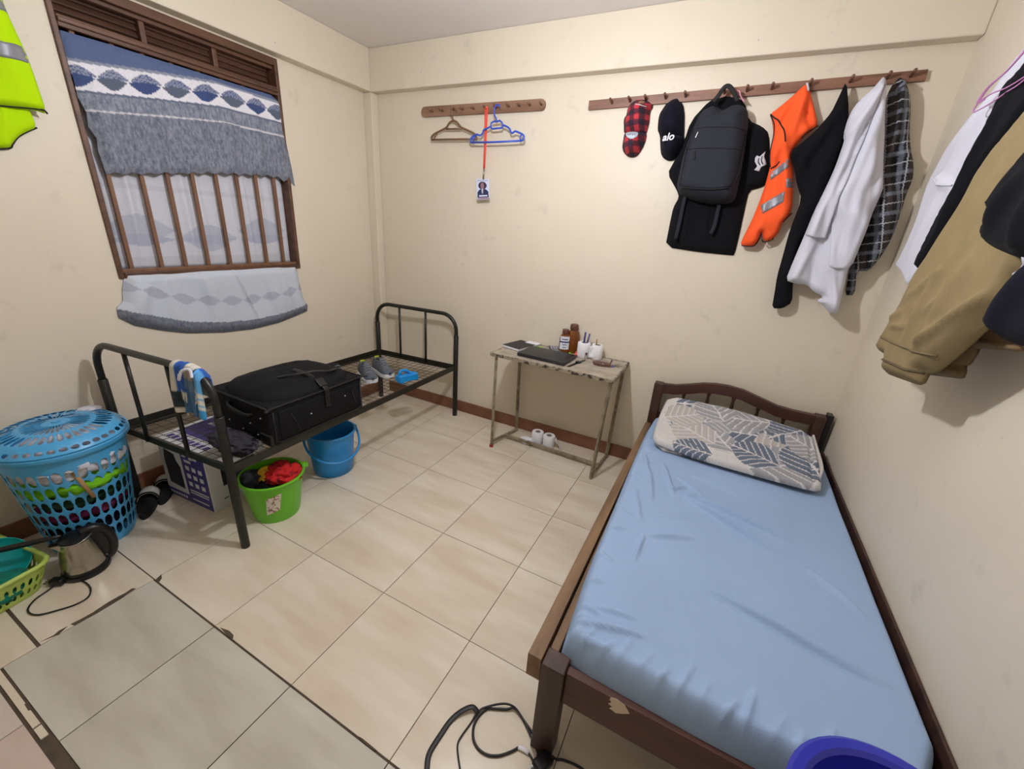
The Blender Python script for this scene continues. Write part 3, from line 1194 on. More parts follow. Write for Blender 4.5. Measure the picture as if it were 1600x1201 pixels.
for y0, y1, z0, z1 in ((-1.60, -1.565, 0.60, 0.50), (-1.215, -1.195, 0.60, 0.525)):
    geos = []
    for k in range(9):
        t = k / 8
        geos.append(lathe_geo((sx1 + 0.0075, y0 + (y1 - y0) * t, z0 + (z1 - z0) * t), [(0.0, -0.004), (0.004, -0.002), (0.004, 0.002), (0.0, 0.004)], 8))
    multi('side_cord', geos, M_SUITPIPE, case)
for p in ((sx1 + 0.0065, -1.49, 0.56), (sx1 + 0.0065, -1.265, 0.585), (0.62, sy0 - 0.003, 0.59), (0.73, sy0 - 0.003, 0.55), (0.66, sy0 - 0.003, 0.50),
          (0.78, sy0 - 0.003, 0.50), (0.82, sy0 - 0.003, 0.60), (0.55, sy0 - 0.003, 0.52)):
    blob('stud', p, (0.004, 0.004, 0.004), M_STUD, case, amp=0.0, nu=10, nv=6)
tube('end_handle', [(0.58, sy0 + 0.004, 0.625), (0.60, sy0 - 0.022, 0.622), (0.66, sy0 - 0.028, 0.612), (0.73, sy0 - 0.022, 0.60), (0.75, sy0 + 0.004, 0.597)],
     0.014, M_SUITPIPE, case, seg=8, smooth_n=5, flat=0.45, up=(0, 1, 0.2))
for yy_ in (sy0 + 0.05, sy0 + 0.05):
    pass
for cx_ in (sx0 + 0.05, sx1 - 0.05):
    box('corner_guard', (cx_, sy0 + 0.012, sz0 + 0.035), (0.09, 0.034, 0.07), M_PLASTIC_BLACK, case, bevel=0.012, seg=3)

# crumpled dark cloth and a strip of cardboard between suitcase and rail
M_DKCLOTH = mat('dark_grey_purple_cloth', (58, 54, 66), rough=0.95, var=0.45, vscale=24, bump=0.3, bscale=200)
o = blob('crumpled_cloth', (0.70, -1.79, 0.472), (0.12, 0.062, 0.032), M_DKCLOTH, seed=4, amp=0.35, freq=3.0, nu=44, nv=26)
tag(o, 'crumpled dark grey cloth squeezed between suitcase and bed end', 'cloth')
o = box('cardboard_strip', (0.785, -1.868, 0.439), (0.085, 0.058, 0.006), mat('grey_cardboard', (150, 146, 138), rough=0.9, var=0.15), rot=rz(0.12), bevel=0.001, seg=1)
tag(o, 'pale grey cardboard strip on the mesh beside the bed post', 'cardboard')

# ------------------------------------------------------------------ shoes and brush on the mesh
M_SHOEGREY = mat('grey_shoe_knit', (98, 104, 112), rough=0.9, bump=0.4, bscale=380, var=0.2, vscale=40)
M_SHOESOLE = mat('white_shoe_sole', (222, 224, 228), rough=0.6)
M_NEON = mat('yellow_green_heel_lining', (190, 204, 40), rough=0.8)
M_LACE = mat('grey_laces', (134, 140, 148), rough=0.9)
M_SHOEBLACK = mat('black_shoe_fabric', (28, 28, 32), rough=0.9, bump=0.3, bscale=380)  # also colours the disc that imitates shade in the shoe openings


def sneaker(name, loc, ang, up_m, sole_m, label, z0, ln=0.27, neon=True):
    s = thing(name, (loc[0], loc[1], z0), label, 'shoe', 'sneakers on the metal bed')
    R = rz(ang)
    O = Vector((loc[0], loc[1], z0))
    secs = [(0.0, 0.024, 0.062, 0.0), (0.03, 0.034, 0.080, 0.0), (0.2, 0.036, 0.083, 0.0), (0.36, 0.036, 0.078, 0.0), (0.5, 0.039, 0.082, 0.002),
            (0.66, 0.045, 0.064, 0.004), (0.8, 0.046, 0.048, 0.006), (0.92, 0.038, 0.038, 0.006), (0.98, 0.024, 0.030, 0.005), (1.0, 0.01, 0.024, 0.004)]
    V, Fc = [], []
    nseg = 14
    for t, w, h, off in secs:
        for k in range(nseg):
            a = PI * k / (nseg - 1)
            x = math.cos(a)
            z = math.sin(a)
            top_w = w * (1.0 if z < 0.6 else 0.9)
            V.append(O + R @ Vector((t * ln, off + top_w * (abs(x) ** 0.8) * (1 if x > 0 else -1), 0.022 + h * (z ** 0.75 if z > 0 else 0))))
    m = len(secs)
    for i in range(m - 1):
        for k in range(nseg - 1):
            Fc.append([i * nseg + k, i * nseg + k + 1, (i + 1) * nseg + k + 1, (i + 1) * nseg + k])
    Fc.append(list(range(nseg)))
    Fc.append([(m - 1) * nseg + k for k in range(nseg)][::-1])
    mk('upper', V, Fc, up_m, s, True)
    out = []
    for t, w, h, off in secs:
        out.append((t * ln, off + w + 0.004))
    for t, w, h, off in secs[::-1]:
        out.append((t * ln, off - w - 0.004))
    prism('sole', out, (0.0, 0.026), lambda u, v, n: (O + R @ Vector((u, v, n + (0.006 if u > 0.85 * ln else 0)))), sole_m, s)
    # collar opening: black disc painting in the shade inside, heel tab, tongue, laces
    lathe('collar', O + R @ Vector((0.075, 0, 0.102)), [(0.0, 0.0), (0.024, 0.0), (0.028, 0.004), (0.033, -0.002), (0.034, -0.012)], up_m, s, seg=18,
          axis=R @ Matrix.Rotation(0.05, 3, 'Y') @ Matrix.Diagonal((1.5, 0.85, 1)))
    lathe('shaded_opening', O + R @ Vector((0.075, 0, 0.1035)), [(0.0, 0.001), (0.023, 0.001), (0.023, -0.004)], M_SHOEBLACK, s, seg=18,
          axis=R @ Matrix.Diagonal((1.5, 0.82, 1)))
    if neon:
        box('heel_tab', O + R @ Vector((0.030, 0, 0.108)), (0.008, 0.034, 0.02), M_NEON, s, rot=R, bevel=0.003)
    tg = R @ Matrix.Rotation(math.radians(35), 3, 'Y')
    box('tongue', O + R @ Vector((0.135, 0.002, 0.103)), (0.065, 0.04, 0.008), up_m, s, rot=tg, bevel=0.003)
    for k in range(4):
        x = 0.128 + 0.02 * k
        z = 0.116 - 0.0125 * k
        tube('lace', [O + R @ Vector((x, -0.024, z - 0.012)), O + R @ Vector((x + 0.004, 0, z)), O + R @ Vector((x, 0.026, z - 0.012))], 0.0032, M_LACE, s,
             seg=6, smooth_n=4)
    return s


sneaker('sneaker', (0.36, -0.635), math.radians(-28), M_SHOEGREY, M_SHOESOLE, 'grey sneaker with white sole standing nearer the suitcase', RAIL_Z - 0.028, 0.25)
sneaker('sneaker', (0.365, -0.50), math.radians(-22), M_SHOEGREY, M_SHOESOLE, 'grey sneaker with yellow-green heel nearer the bed arch', RAIL_Z - 0.028, 0.25)
sneaker('black_shoe', (0.22, -0.80), math.radians(-20), M_SHOEBLACK, M_SHOEBLACK, 'black shoe half hidden behind the suitcase', RAIL_Z - 0.028, 0.25, neon=False)

bO = Vector((0.735, -0.555, RAIL_Z - 0.026))
brush = thing('scrub_brush', bO, 'bright blue plastic scrub brush with loop handle on the bed mesh', 'brush')
bR = rz(math.radians(75))
M_BRUSH = mat('bright_blue_plastic', (30, 150, 226), rough=0.35)
prism('block', [(-0.085, -0.036), (0.07, -0.04), (0.085, -0.02), (0.085, 0.02), (0.07, 0.04), (-0.085, 0.036)], (0.012, 0.05),
      lambda u, v, n: bO + bR @ Vector((u * (1 - 1.2 * n), v * (1 - 1.5 * n), n)), M_BRUSH, brush)
for ux in (-0.06, 0.06):
    prism('foot', [(ux - 0.015, -0.03), (ux + 0.015, -0.03), (ux + 0.015, 0.03), (ux - 0.015, 0.03)], (0.0, 0.014), lambda u, v, n: bO + bR @ Vector((u, v, n)),
          M_BRUSH, brush)
tube('loop_handle', [bO + bR @ Vector(p) for p in ((-0.06, 0.012, 0.045), (-0.058, 0.012, 0.075), (-0.035, 0.012, 0.085), (0.0, 0.012, 0.078), (0.02, 0.012, 0.06), (0.05, 0.012, 0.05))],
     0.011, M_BRUSH, brush, seg=10, smooth_n=5)

# ------------------------------------------------------------------ striped cloth draped over the near bed arch
M_STRIPE = mat('striped_towelling', (200, 200, 200), rough=0.95, attr=True, bump=0.35, bscale=260, var=0.12, vscale=60)


def drape(name, parent, tc, wid, l1, l2, stripes, seed):
    """strip hung over the arch: tc = place along the arch in x; stripes: list of (upto 0..1, colour)"""
    e = (ND_R - ND_L).normalized()
    n = Vector((e.y, -e.x, 0))   # towards the camera
    if n.y > 0:
        n = -n
    V, Fc, C = [], [], []
    nu, nv = 12, 46
    tot = l1 + l2 + PI * 0.02
    for j in range(nv + 1):
        s = tot * j / nv
        for i in range(nu + 1):
            u = i / nu
            x = tc - wid / 2 + wid * u
            t = (x - ND_L.x) / (ND_R.x - ND_L.x)
            base = ND_L.lerp(ND_R, t)
            rad = 0.13
            dR = (ND_R - base).length
            ztop = 0.895 - (rad - math.sqrt(max(rad * rad - max(rad - dR, 0) ** 2, 0)))
            ru = 0.02 + 0.003 * math.sin(u * 9 + seed)
            fold = 0.010 * math.sin(u * 7 + seed + s * 9)
            if s < l1:
                dn, dz = ru + fold * (1 - s / l1) + 0.01 * (1 - s / l1), -(l1 - s)
            elif s < l1 + PI * 0.02:
                a = (s - l1) / 0.02
                dn, dz = ru * math.cos(a), ru * math.sin(a)
            else:
                dn, dz = -ru - abs(fold) * 0.5, -(s - l1 - PI * 0.02)
            p = base + n * dn + Vector((0, 0, ztop + dz)) + e * (0.012 * math.sin(s * 14 + seed) * (u - 0.5))
            V.append(p)
            f = s / tot
            for lim, cc in stripes(u):
                if f <= lim or lim >= 1.0:
                    C.append(s2l(cc))
                    break
    N = len(V)
    for j in range(nv):
        for i in range(nu):
            a = j * (nu + 1) + i
            Fc.append([a, a + 1, a + nu + 2, a + nu + 1])
    o = mk(name, V, Fc, M_STRIPE, parent, True, colors=np.array(C))
    so = o.modifiers.new('solid', 'SOLIDIFY')
    so.thickness = 0.006
    so.offset = 1
    return o


cb_, cw_, cd_, cl_ = (40, 92, 176), (214, 210, 196), (34, 52, 58), (96, 168, 222)
sc = thing('striped_cloth', (0.76, -1.95, 0.70), 'blue and white striped cloth strips knotted over the near bed arch', 'cloth')
drape('strip', sc, 0.700, 0.085, 0.20, 0.16,
      lambda u: [(0.05, cw_), (0.14, cd_)] + ([(0.24, cw_), (1.0, cb_)] if u > 0.45 else [(0.22, cd_), (1.0, cw_ if u < 0.3 else cb_)]), 0.3)
drape('strip', sc, 0.768, 0.05, 0.185, 0.12, lambda u: [(0.30, (70, 110, 150)), (0.42, (96, 124, 150)), (0.56, (160, 150, 136)), (1.0, cw_)], 1.4)
drape('strip', sc, 0.815, 0.04, 0.165, 0.10, lambda u: [(0.12, (60, 150, 206)), (0.16, cw_), (0.19, cl_), (0.25, cw_), (0.28, cl_), (0.34, cw_), (0.6, cl_), (1.0, cb_)], 2.2)
tube('knot_cord', [(0.745, -1.965, 0.885), (0.755, -1.975, 0.865), (0.775, -1.968, 0.905), (0.80, -1.95, 0.912), (0.815, -1.955, 0.88)], 0.006, M_WHITECLOTH, sc,
     seg=8, smooth_n=6)

# ------------------------------------------------------------------ buckets under the bed


def bucket(name, c, r0, r1, h, m, label, group=None):
    b = thing(name, (c[0], c[1], 0), label, 'bucket', group)
    prof = [(0.0, 0.004), (r0 - 0.012, 0.004), (r0 - 0.01, 0.0), (r0 - 0.002, 0.0), (r0, 0.006)]
    for k in range(1, 7):
        t = k / 6
        prof.append((r0 + (r1 - r0) * t, h * t))
    prof += [(r1 + 0.010, h), (r1 + 0.011, h + 0.004), (r1 + 0.008, h + 0.009), (r1 - 0.001, h + 0.008), (r1 - 0.004, h)]
    for k in range(5, -1, -1):
        t = k / 6
        prof.append((max(r0 + (r1 - r0) * t - 0.004, 0.01), max(h * t, 0.012)))
    prof.append((0.0, 0.012))
    lathe('shell', (c[0], c[1], 0), prof, m, b, seg=44)
    return b


gb = bucket('green_bucket', (0.755, -1.665), 0.112, 0.148, 0.235, M_GREEN, 'bright green bucket full of red and black clothes with a paper sticker')
for s in (-1, 1):
    a = math.radians(70) if s > 0 else math.radians(70 + 180)
    d = Vector((math.cos(a), math.sin(a), 0))
    box('handle_ear', Vector((0.755, -1.665, 0.232)) + d * 0.165, (0.03, 0.034, 0.026), M_GREEN, gb, rot=rz(a), bevel=0.006, seg=3)
# sticker: a curved patch on the shell
ga = math.atan2(CAM[1] + 1.665, CAM[0] - 0.755) - 0.12
V, Fc = [], []
for j in range(5):
    for i in range(7):
        a = ga + (i - 3) * 0.085 + 0.03 * (j - 2)
        z = 0.075 + j * 0.027 + 0.004 * (i - 3)
        r = 0.112 + (0.148 - 0.112) * z / 0.235 + 0.0012
        V.append((0.755 + r * math.cos(a), -1.665 + r * math.sin(a), z))
for j in range(4):
    for i in range(6):
        Fc.append([j * 7 + i, j * 7 + i + 1, (j + 1) * 7 + i + 1, (j + 1) * 7 + i])
mk('sticker', V, Fc, mat('printed_sticker', (222, 214, 200), rough=0.7, rgb2=(150, 110, 104), vscale=70, lo=0.52, hi=0.6, detail=2), gb, True)
M_REDCLOTH = mat('red_cloth', (206, 30, 32), rough=0.9, rgb2=(110, 12, 22), vscale=26, lo=0.5, hi=0.62, bump=0.3, bscale=200)
M_YELCLOTH = mat('yellow_cloth', (232, 190, 44), rough=0.9, rgb2=(180, 90, 20), vscale=30, lo=0.5, hi=0.65)
M_CHARCLOTH = mat('charcoal_cloth', (48, 50, 58), rough=0.95, var=0.4, vscale=20)
for nm, p, r, m, sd, lb, ct in (
        ('bucket_cloth', (0.785, -1.625, 0.225), (0.085, 0.075, 0.05), M_REDCLOTH, 1, 'red crumpled garment heaped in the green bucket', 'garment'),
        ('bucket_cloth', (0.73, -1.68, 0.225), (0.035, 0.04, 0.04), M_YELCLOTH, 2, 'small yellow crumpled garment in the green bucket', 'garment'),
        ('bucket_cloth', (0.69, -1.735, 0.215), (0.05, 0.045, 0.042), M_CHARCLOTH, 3, 'charcoal crumpled garment at the rim of the green bucket', 'garment'),
        ('bucket_cloth', (0.755, -1.665, 0.165), (0.092, 0.092, 0.05), M_BLACKCLOTH, 5, 'black garment packed beneath the red one in the green bucket', 'garment')):
    tag(blob(nm, p, r, m, seed=sd, amp=0.3, freq=2.6, nu=40, nv=24), lb, ct, 'clothes in the green bucket')

bbk = bucket('blue_bucket', (0.672, -1.215), 0.118, 0.142, 0.275, M_BLUE, 'plain blue plastic bucket with hanging handle under the metal bed')
hc = Vector((0.672, -1.215, 0.262))
pts = []
va = math.atan2(CAM[1] + 1.215, CAM[0] - 0.672)
for k in range(15):
    t = -1 + 2 * k / 14
    a = va + 0.25 + t * PI / 2
    rr = 0.158 + 0.022 * (1 - t * t)
    pts.append(hc + Vector((rr * math.cos(a), rr * math.sin(a), -0.125 * (1 - t * t))))
tube('bail_handle', pts, 0.0075, M_BLUE, bbk, seg=8, smooth_n=3)
for s in (-1, 1):
    a = va + 0.25 + s * PI / 2
    box('handle_ear', hc + Vector((0.154 * math.cos(a), 0.154 * math.sin(a), 0.0)), (0.02, 0.03, 0.03), M_BLUE, bbk, rot=rz(a), bevel=0.005)

# ------------------------------------------------------------------ printed carton under the bed
M_CARTONW = mat('white_carton', (214, 214, 216), rough=0.6)
M_PURPLE = mat('indigo_carton_print', (62, 58, 128), rough=0.5)
M_INK = mat('dark_carton_print', (26, 28, 40), rough=0.5)
M_REDINK = mat('red_carton_print', (196, 48, 56), rough=0.5)
CO = Vector((0.30, -1.70, 0))
carton = thing('printed_carton', CO, 'white and indigo printed carton standing under the metal bed', 'carton')
CR = rz(math.radians(4))
cw, cd2, ch = 0.385, 0.33, 0.365


def cpt(x, y, z):
    return CO + CR @ Vector((x, y, z))


box('box_body', cpt(0, 0, ch / 2), (cw, cd2, ch), M_CARTONW, carton, rot=CR, bevel=0.003)


def front_print(name, pts, m, lift=0.0008, parent=carton):     # near face, u along x, v up
    return prism(name, pts, (0, lift), lambda u, v, n: cpt(u - cw / 2, -cd2 / 2 - n, v), m, parent)


def rect(x0, y0, x1, y1):
    return [(x0, y0), (x1, y0), (x1, y1), (x0, y1)]


pp = front_print('indigo_panel', rect(0.19, 0.004, 0.381, 0.361), M_PURPLE)
front_print('indigo_band', rect(0.004, 0.004, 0.19, 0.05), M_PURPLE)
front_print('product_picture', [(0.04, 0.09), (0.165, 0.08), (0.165, 0.22), (0.14, 0.25), (0.13, 0.29), (0.05, 0.305), (0.035, 0.24)], M_INK)
front_print('red_emblem', [(0.13 + 0.014 * math.cos(a), 0.325 + 0.017 * math.sin(a)) for a in np.linspace(0, 2 * PI, 13)[:-1]], M_REDINK)
for r_ in range(3):
    for c_ in range(3):
        x = 0.215 + c_ * 0.052
        z = 0.222 - r_ * 0.05
        front_print('feature_icon', rect(x, z, x + 0.03, z + 0.026), M_CARTONW, 0.0014, pp)
for x0, x1, z0, z1 in ((0.205, 0.235, 0.30, 0.335), (0.24, 0.255, 0.31, 0.33), (0.26, 0.29, 0.295, 0.335), (0.295, 0.325, 0.30, 0.325), (0.215, 0.27, 0.27, 0.285),
                       (0.21, 0.365, 0.088, 0.096), (0.21, 0.36, 0.072, 0.079), (0.215, 0.35, 0.03, 0.037)):
    front_print('lettering', rect(x0, z0, x1, z1), M_CARTONW, 0.0014, pp)
for k in range(7):
    front_print('lettering', rect(0.02 + k * 0.022, 0.018, 0.034 + k * 0.022, 0.034), M_CARTONW, 0.0014)


def side_print(name, pts, m, lift=0.0008):       # face towards the room, u along y, v up
    return prism(name, pts, (0, lift), lambda u, v, n: cpt(cw / 2 + n, u - cd2 / 2, v), m, carton)


side_print('side_picture', rect(0.07, 0.13, 0.26, 0.235), M_INK)
side_print('side_picture', rect(0.12, 0.24, 0.26, 0.31), M_INK)
for k in range(4):
    side_print('lettering', rect(0.06 + 0.05 * k, 0.05, 0.085 + 0.05 * k, 0.056), M_INK)


def top_print(name, pts, m, lift=0.0008):
    return prism(name, pts, (0, lift), lambda u, v, n: cpt(u - cw / 2, v - cd2 / 2, ch + n), m, carton)


top_print('top_panel', rect(0.03, 0.09, 0.37, 0.30), M_PURPLE)
for k in range(8):
    x = 0.04 + k * 0.042
    top_print('lettering', [(x, 0.03), (x + 0.03, 0.03), (x + 0.036, 0.06), (x + 0.006, 0.06)], M_PURPLE)
for k in range(5):
    top_print('lettering', rect(0.09 + k * 0.045, 0.22, 0.12 + k * 0.045, 0.245), M_CARTONW, 0.0014)

# ------------------------------------------------------------------ slide sandals behind the near bed end
M_SLIDE = mat('black_foam', (20, 20, 22), rough=0.7)
M_STRAPW = mat('pale_grey_strap', (198, 196, 188), rough=0.7)


def slide(loc, ang, label, z0=0.0, tilt=0.0):
    s = thing('slide_sandal', (loc[0], loc[1], z0), label, 'sandal', 'slide sandals by the laundry basket')
    R = rz(ang) @ Matrix.Rotation(tilt, 3, 'X')
    O = Vector((loc[0], loc[1], z0))
    out = []
    for k in range(24):
        a = 2 * PI * k / 24
        x = 0.13 * math.cos(a)
        out.append((x, (0.043 + 0.008 * math.cos(a)) * math.sin(a)))
    prism('sole', out, (0.0, 0.026), lambda u, v, n: O + R @ Vector((u, v, n)), M_SLIDE, s)
    V, Fc = [], []
    for j in range(5):
        x = 0.02 + 0.02 * j
        for i in range(11):
            a = PI * i / 10
            V.append(O + R @ Vector((x + 0.012 * math.sin(a), 0.049 * math.cos(a), 0.015 + 0.05 * math.sin(a) - 0.0015 * j)))
    for j in range(4):
        for i in range(10):
            Fc.append([j * 11 + i, j * 11 + i + 1, (j + 1) * 11 + i + 1, (j + 1) * 11 + i])
    b = mk('strap', V, Fc, M_STRAPW, s, True)
    so = b.modifiers.new('solid', 'SOLIDIFY')
    so.thickness = 0.006
    tube('strap_edge', [O + R @ Vector((0.02 + 0.012 * math.sin(PI * i / 10), 0.05 * math.cos(PI * i / 10), 0.017 + 0.05 * math.sin(PI * i / 10))) for i in range(11)],
         0.004, M_SLIDE, s, seg=6)
    return s


slide((0.095, -1.895), math.radians(150), 'black slide sandal with pale strap behind its twin, by the bed post')
slide((0.155, -2.00), math.radians(150), 'black slide sandal with pale strap, the one nearer the kettle')

# ------------------------------------------------------------------ laundry basket
LC = Vector((0.192, -2.228, 0))
lb_ = thing('laundry_basket', LC, 'tall round sky-blue laundry basket with openwork lid full of clothes', 'basket')


def ring(c, r, z, n, ph=0.0):
    return [Vector((c.x + r * math.cos(2 * PI * i / n + ph), c.y + r * math.sin(2 * PI * i / n + ph), c.z + z)) for i in range(n)]


NS = 32
hz = 0.55
r_at = lambda z: 0.148 + (0.212 - 0.148) * (z / hz) ** 0.9
zs = [0.0, 0.035] + [0.035 + (0.47 - 0.035) * k / 6 for k in range(1, 7)] + [0.505, 0.53]
lattice('wicker_wall', [ring(LC, r_at(z), z, NS) for z in zs], [None] + [(0.035, 0.02, 0.02)] * 6 + [None, None], M_BASKETBLUE, lb_, 0.003, 1)
lathe('bottom', LC, [(0.0, 0.003), (0.148, 0.003), (0.150, 0.008), (0.0, 0.008)], M_BASKETBLUE, lb_, seg=NS)
lathe('rim', LC, [(0.208, 0.515), (0.222, 0.517), (0.228, 0.525), (0.228, 0.54), (0.22, 0.547), (0.21, 0.545)], M_BASKETBLUE, lb_, seg=48, close=True)
ld = thing_lid = None
NL = 38
lid_r = [(0.228, 0.548), (0.222, 0.556), (0.205, 0.575), (0.195, 0.585), (0.185, 0.592), (0.125, 0.604), (0.115, 0.606), (0.035, 0.612), (0.012, 0.614)]
lidm = lattice('lid', [ring(LC, r, z, NL) for r, z in lid_r], [None, (0.08, 0.1, 0.08), None, None, (0.05, -0.03, -0.03), None, (0.07, -0.02, 0.0), None], M_BASKETBLUE, lb_, 0.0025, 1)
lathe('lid_hub', LC, [(0.0, 0.618), (0.012, 0.618), (0.014, 0.611), (0.0, 0.61)], M_BASKETBLUE, lidm, seg=18)
M_GREENCL = mat('lime_green_cloth', (120, 204, 20), rough=0.9, var=0.35, vscale=20)
M_DKGREEN = mat('dark_green_cloth', (26, 60, 40), rough=0.95, var=0.3, vscale=20)
M_MAGENTA = mat('magenta_cloth', (112, 26, 74), rough=0.9, var=0.3, vscale=20)
M_PEACH = mat('peach_cloth', (206, 150, 112), rough=0.9)
for nm, p, r, m, sd, lb in (
        ('laundry_garment', (0.20, -2.225, 0.455), (0.172, 0.172, 0.10), M_WHITECLOTH, 11, 'white crumpled garment at the top of the laundry basket'),
        ('laundry_garment', (0.205, -2.225, 0.355), (0.162, 0.162, 0.06), M_GREENCL, 12, 'lime green crumpled garment halfway up the laundry basket'),
        ('laundry_garment', (0.20, -2.225, 0.28), (0.145, 0.145, 0.05), M_DKGREEN, 13, 'dark green crumpled garment in the laundry basket'),
        ('laundry_garment', (0.195, -2.225, 0.21), (0.14, 0.14, 0.05), M_MAGENTA, 14, 'magenta crumpled garment low in the laundry basket'),
        ('laundry_garment', (0.19, -2.225, 0.10), (0.13, 0.13, 0.08), M_NAVY, 15, 'dark navy crumpled garment at the bottom of the laundry basket')):
    tag(blob(nm, p, r, m, seed=sd, amp=0.2, freq=2.5, nu=40, nv=24), lb, 'garment', 'clothes in the laundry basket')
# the pale wooden stick poking out of the wall
sa, sb = at(122, 747, 0, 0.385), at(147, 776, 0, 0.40)
o = tube('wooden_stick', [sa + (sa - sb) * 0.5 + Vector((-0.05, 0, 0)), sa, sb], [0.006, 0.009, 0.008], mat('pale_stick_wood', (176, 140, 92), rough=0.7, var=0.2), seg=8)
tag(o, 'pale wooden stick poking out through the laundry basket wall', 'stick')
o = blob('white_cloth_corner', (0.075, -2.085, 0.585), (0.045, 0.045, 0.012), M_WHITECLOTH, seed=9, amp=0.2, nu=24, nv=12)
tag(o, 'white cloth corner sticking out at the back of the laundry lid', 'cloth')

# ------------------------------------------------------------------ electric kettle
KC = Vector((0.432, -2.347, 0))
ket = thing('electric_kettle', KC, 'brushed steel electric kettle with black handle and lid on the floor', 'kettle')
kv = Vector((CAM[0] - KC.x, CAM[1] - KC.y, 0)).normalized()
kr = Vector((-kv.y, kv.x, 0))         # towards image right
lathe('power_base', KC, [(0.0, 0.0), (0.078, 0.0), (0.081, 0.006), (0.079, 0.018), (0.07, 0.022), (0.0, 0.022)], M_PLASTIC_BLACK, ket, seg=36)
lathe('body_foot', KC, [(0.0, 0.022), (0.074, 0.022), (0.075, 0.03), (0.0725, 0.036), (0.0, 0.036)], M_PLASTIC_BLACK, ket, seg=36)
lathe('steel_body', KC, [(0.072, 0.036), (0.0715, 0.05), (0.069, 0.08), (0.063, 0.12), (0.056, 0.155), (0.0525, 0.172), (0.05, 0.172), (0.05, 0.168), (0.0, 0.168)],
      M_CHROME, ket, seg=40)
lathe('lid', KC, [(0.053, 0.17), (0.0545, 0.176), (0.052, 0.184), (0.03, 0.192), (0.0, 0.194)], M_PLASTIC_BLACK, ket, seg=36)
prism('spout', [(-0.026, 0.0), (0.026, 0.0), (0.012, 0.03), (0, 0.036), (-0.012, 0.03)], (0.135, 0.178),
      lambda u, v, n: KC + kv * u * 1.0 - kr * (0.044 + v * max(0.15, (n - 0.132) / 0.046)) + Vector((0, 0, n)), M_CHROME, ket)
hp = [KC + kr * a + Vector((0, 0, z)) for a, z in ((0.02, 0.190), (0.055, 0.194), (0.082, 0.178), (0.098, 0.145), (0.103, 0.10), (0.098, 0.06), (0.082, 0.034), (0.06, 0.034))]
tube('handle', hp, 0.021, M_PLASTIC_BLACK, ket, seg=12, smooth_n=6, flat=0.9)
prism('handle_web', [(0.03, 0.186), (0.06, 0.19), (0.085, 0.172), (0.098, 0.14), (0.102, 0.10), (0.096, 0.06), (0.08, 0.035), (0.055, 0.033), (0.058, 0.10), (0.045, 0.16)], (-0.013, 0.013),
      lambda u, v, n: KC + kr * u + kv * n + Vector((0, 0, v)), M_PLASTIC_BLACK, ket)
tube('rim_trim', [KC + kv * (0.055 * math.cos(a)) - kr * (0.055 * math.sin(a)) + Vector((0, 0, 0.174 + 0.012 * max(0, -math.sin(a)))) for a in np.linspace(-1.4, 1.6, 14)],
     0.0022, M_CHROME, ket, seg=6)
tube('power_cord', [at(x, y, 2, 0.005) for x, y in ((92, 902), (112, 905), (130, 908), (141, 918), (138, 932), (118, 944), (90, 953), (62, 960), (47, 958), (44, 950), (55, 936), (75, 922), (88, 912))],
     0.0032, M_PLASTIC_BLACK, ket, seg=8, smooth_n=6)
pg = at(90, 908, 2, 0.016)
pl = box('plug', pg, (0.05, 0.034, 0.03), M_PLASTIC_BLACK, ket, rot=rz(0.6), bevel=0.008, seg=3)
for k in (-1, 0, 1):
    box('pin', pg + rz(0.6) @ Vector((-0.034, 0.01 * k, 0.0)), (0.022, 0.004, 0.005), M_CHROME, pl, rot=rz(0.6))

# ------------------------------------------------------------------ small green basket with teal things, and a pan
GC = Vector((0.258, -2.645, 0))
gbk = thing('storage_basket', GC, 'pale green slotted plastic basket holding teal things at the left edge', 'basket')
GR = math.radians(10)


def rring(hx, hy, rad, z, n_side=(12, 10), n_c=4):
    pts = []
    for cx_, cy_, a0 in ((hx - rad, hy - rad, 0), (-hx + rad, hy - rad, 90), (-hx + rad, -hy + rad, 180), (hx - rad, -hy + rad, 270)):
        for k in range(n_c + 1):
            a = math.radians(a0 + 90 * k / n_c)
            pts.append(Vector((cx_ + rad * math.cos(a), cy_ + rad * math.sin(a), 0)))
        # straight run to the next corner
        nxt = {0: (-hx + rad, hy), 90: (-hx, -hy + rad), 180: (hx - rad, -hy), 270: (hx, hy - rad)}[a0]
        p0 = pts[-1].copy()
        m = n_side[0] if a0 in (0, 180) else n_side[1]
        for k in range(1, m):
            t = k / m
            pts.append(p0.lerp(Vector((nxt[0], nxt[1], 0)), t))
    return [GC + rz(GR) @ p + Vector((0, 0, z)) for p in pts]


rings = [rring(0.185 + 0.035 * t, 0.145 + 0.035 * t, 0.05, 0.13 * t) for t in (0.0, 0.12, 0.42, 0.78, 0.92, 1.0)]
lattice('slotted_wall', rings, [None, (0.22, 0.15, 0.15), (0.22, 0.12, 0.12), None, None], M_LIMEBASKET, gbk, 0.004, 1)
tube('rim', rring(0.222, 0.182, 0.055, 0.132), 0.009, M_LIMEBASKET, gbk, seg=10, closed=True)
prism('bottom', [(p.x, p.y) for p in rring(0.185, 0.145, 0.05, 0)], (0.001, 0.005), lambda u, v, n: (u, v, n), M_LIMEBASKET, gbk)
o = blob('teal_cloth', GC + Vector((0.115, 0.055, 0.068)), (0.075, 0.09, 0.045), M_TEALCLOTH, seed=21, amp=0.25, nu=36, nv=20, zmin=0.007)
tag(o, 'dark teal crumpled cloth inside the pale green basket', 'cloth')
o = lathe('teal_bowl', at(2, 884, 2, 0.085), [(0.0, 0.0), (0.05, 0.0), (0.085, 0.03), (0.10, 0.06), (0.097, 0.06), (0.08, 0.033), (0.0, 0.006)], M_TEAL,
          seg=36, axis=Matrix.Rotation(math.radians(38), 3, Vector((0.3, 0.9, 0))))
tag(o, 'teal plastic bowl tipped over in the pale green basket', 'bowl')
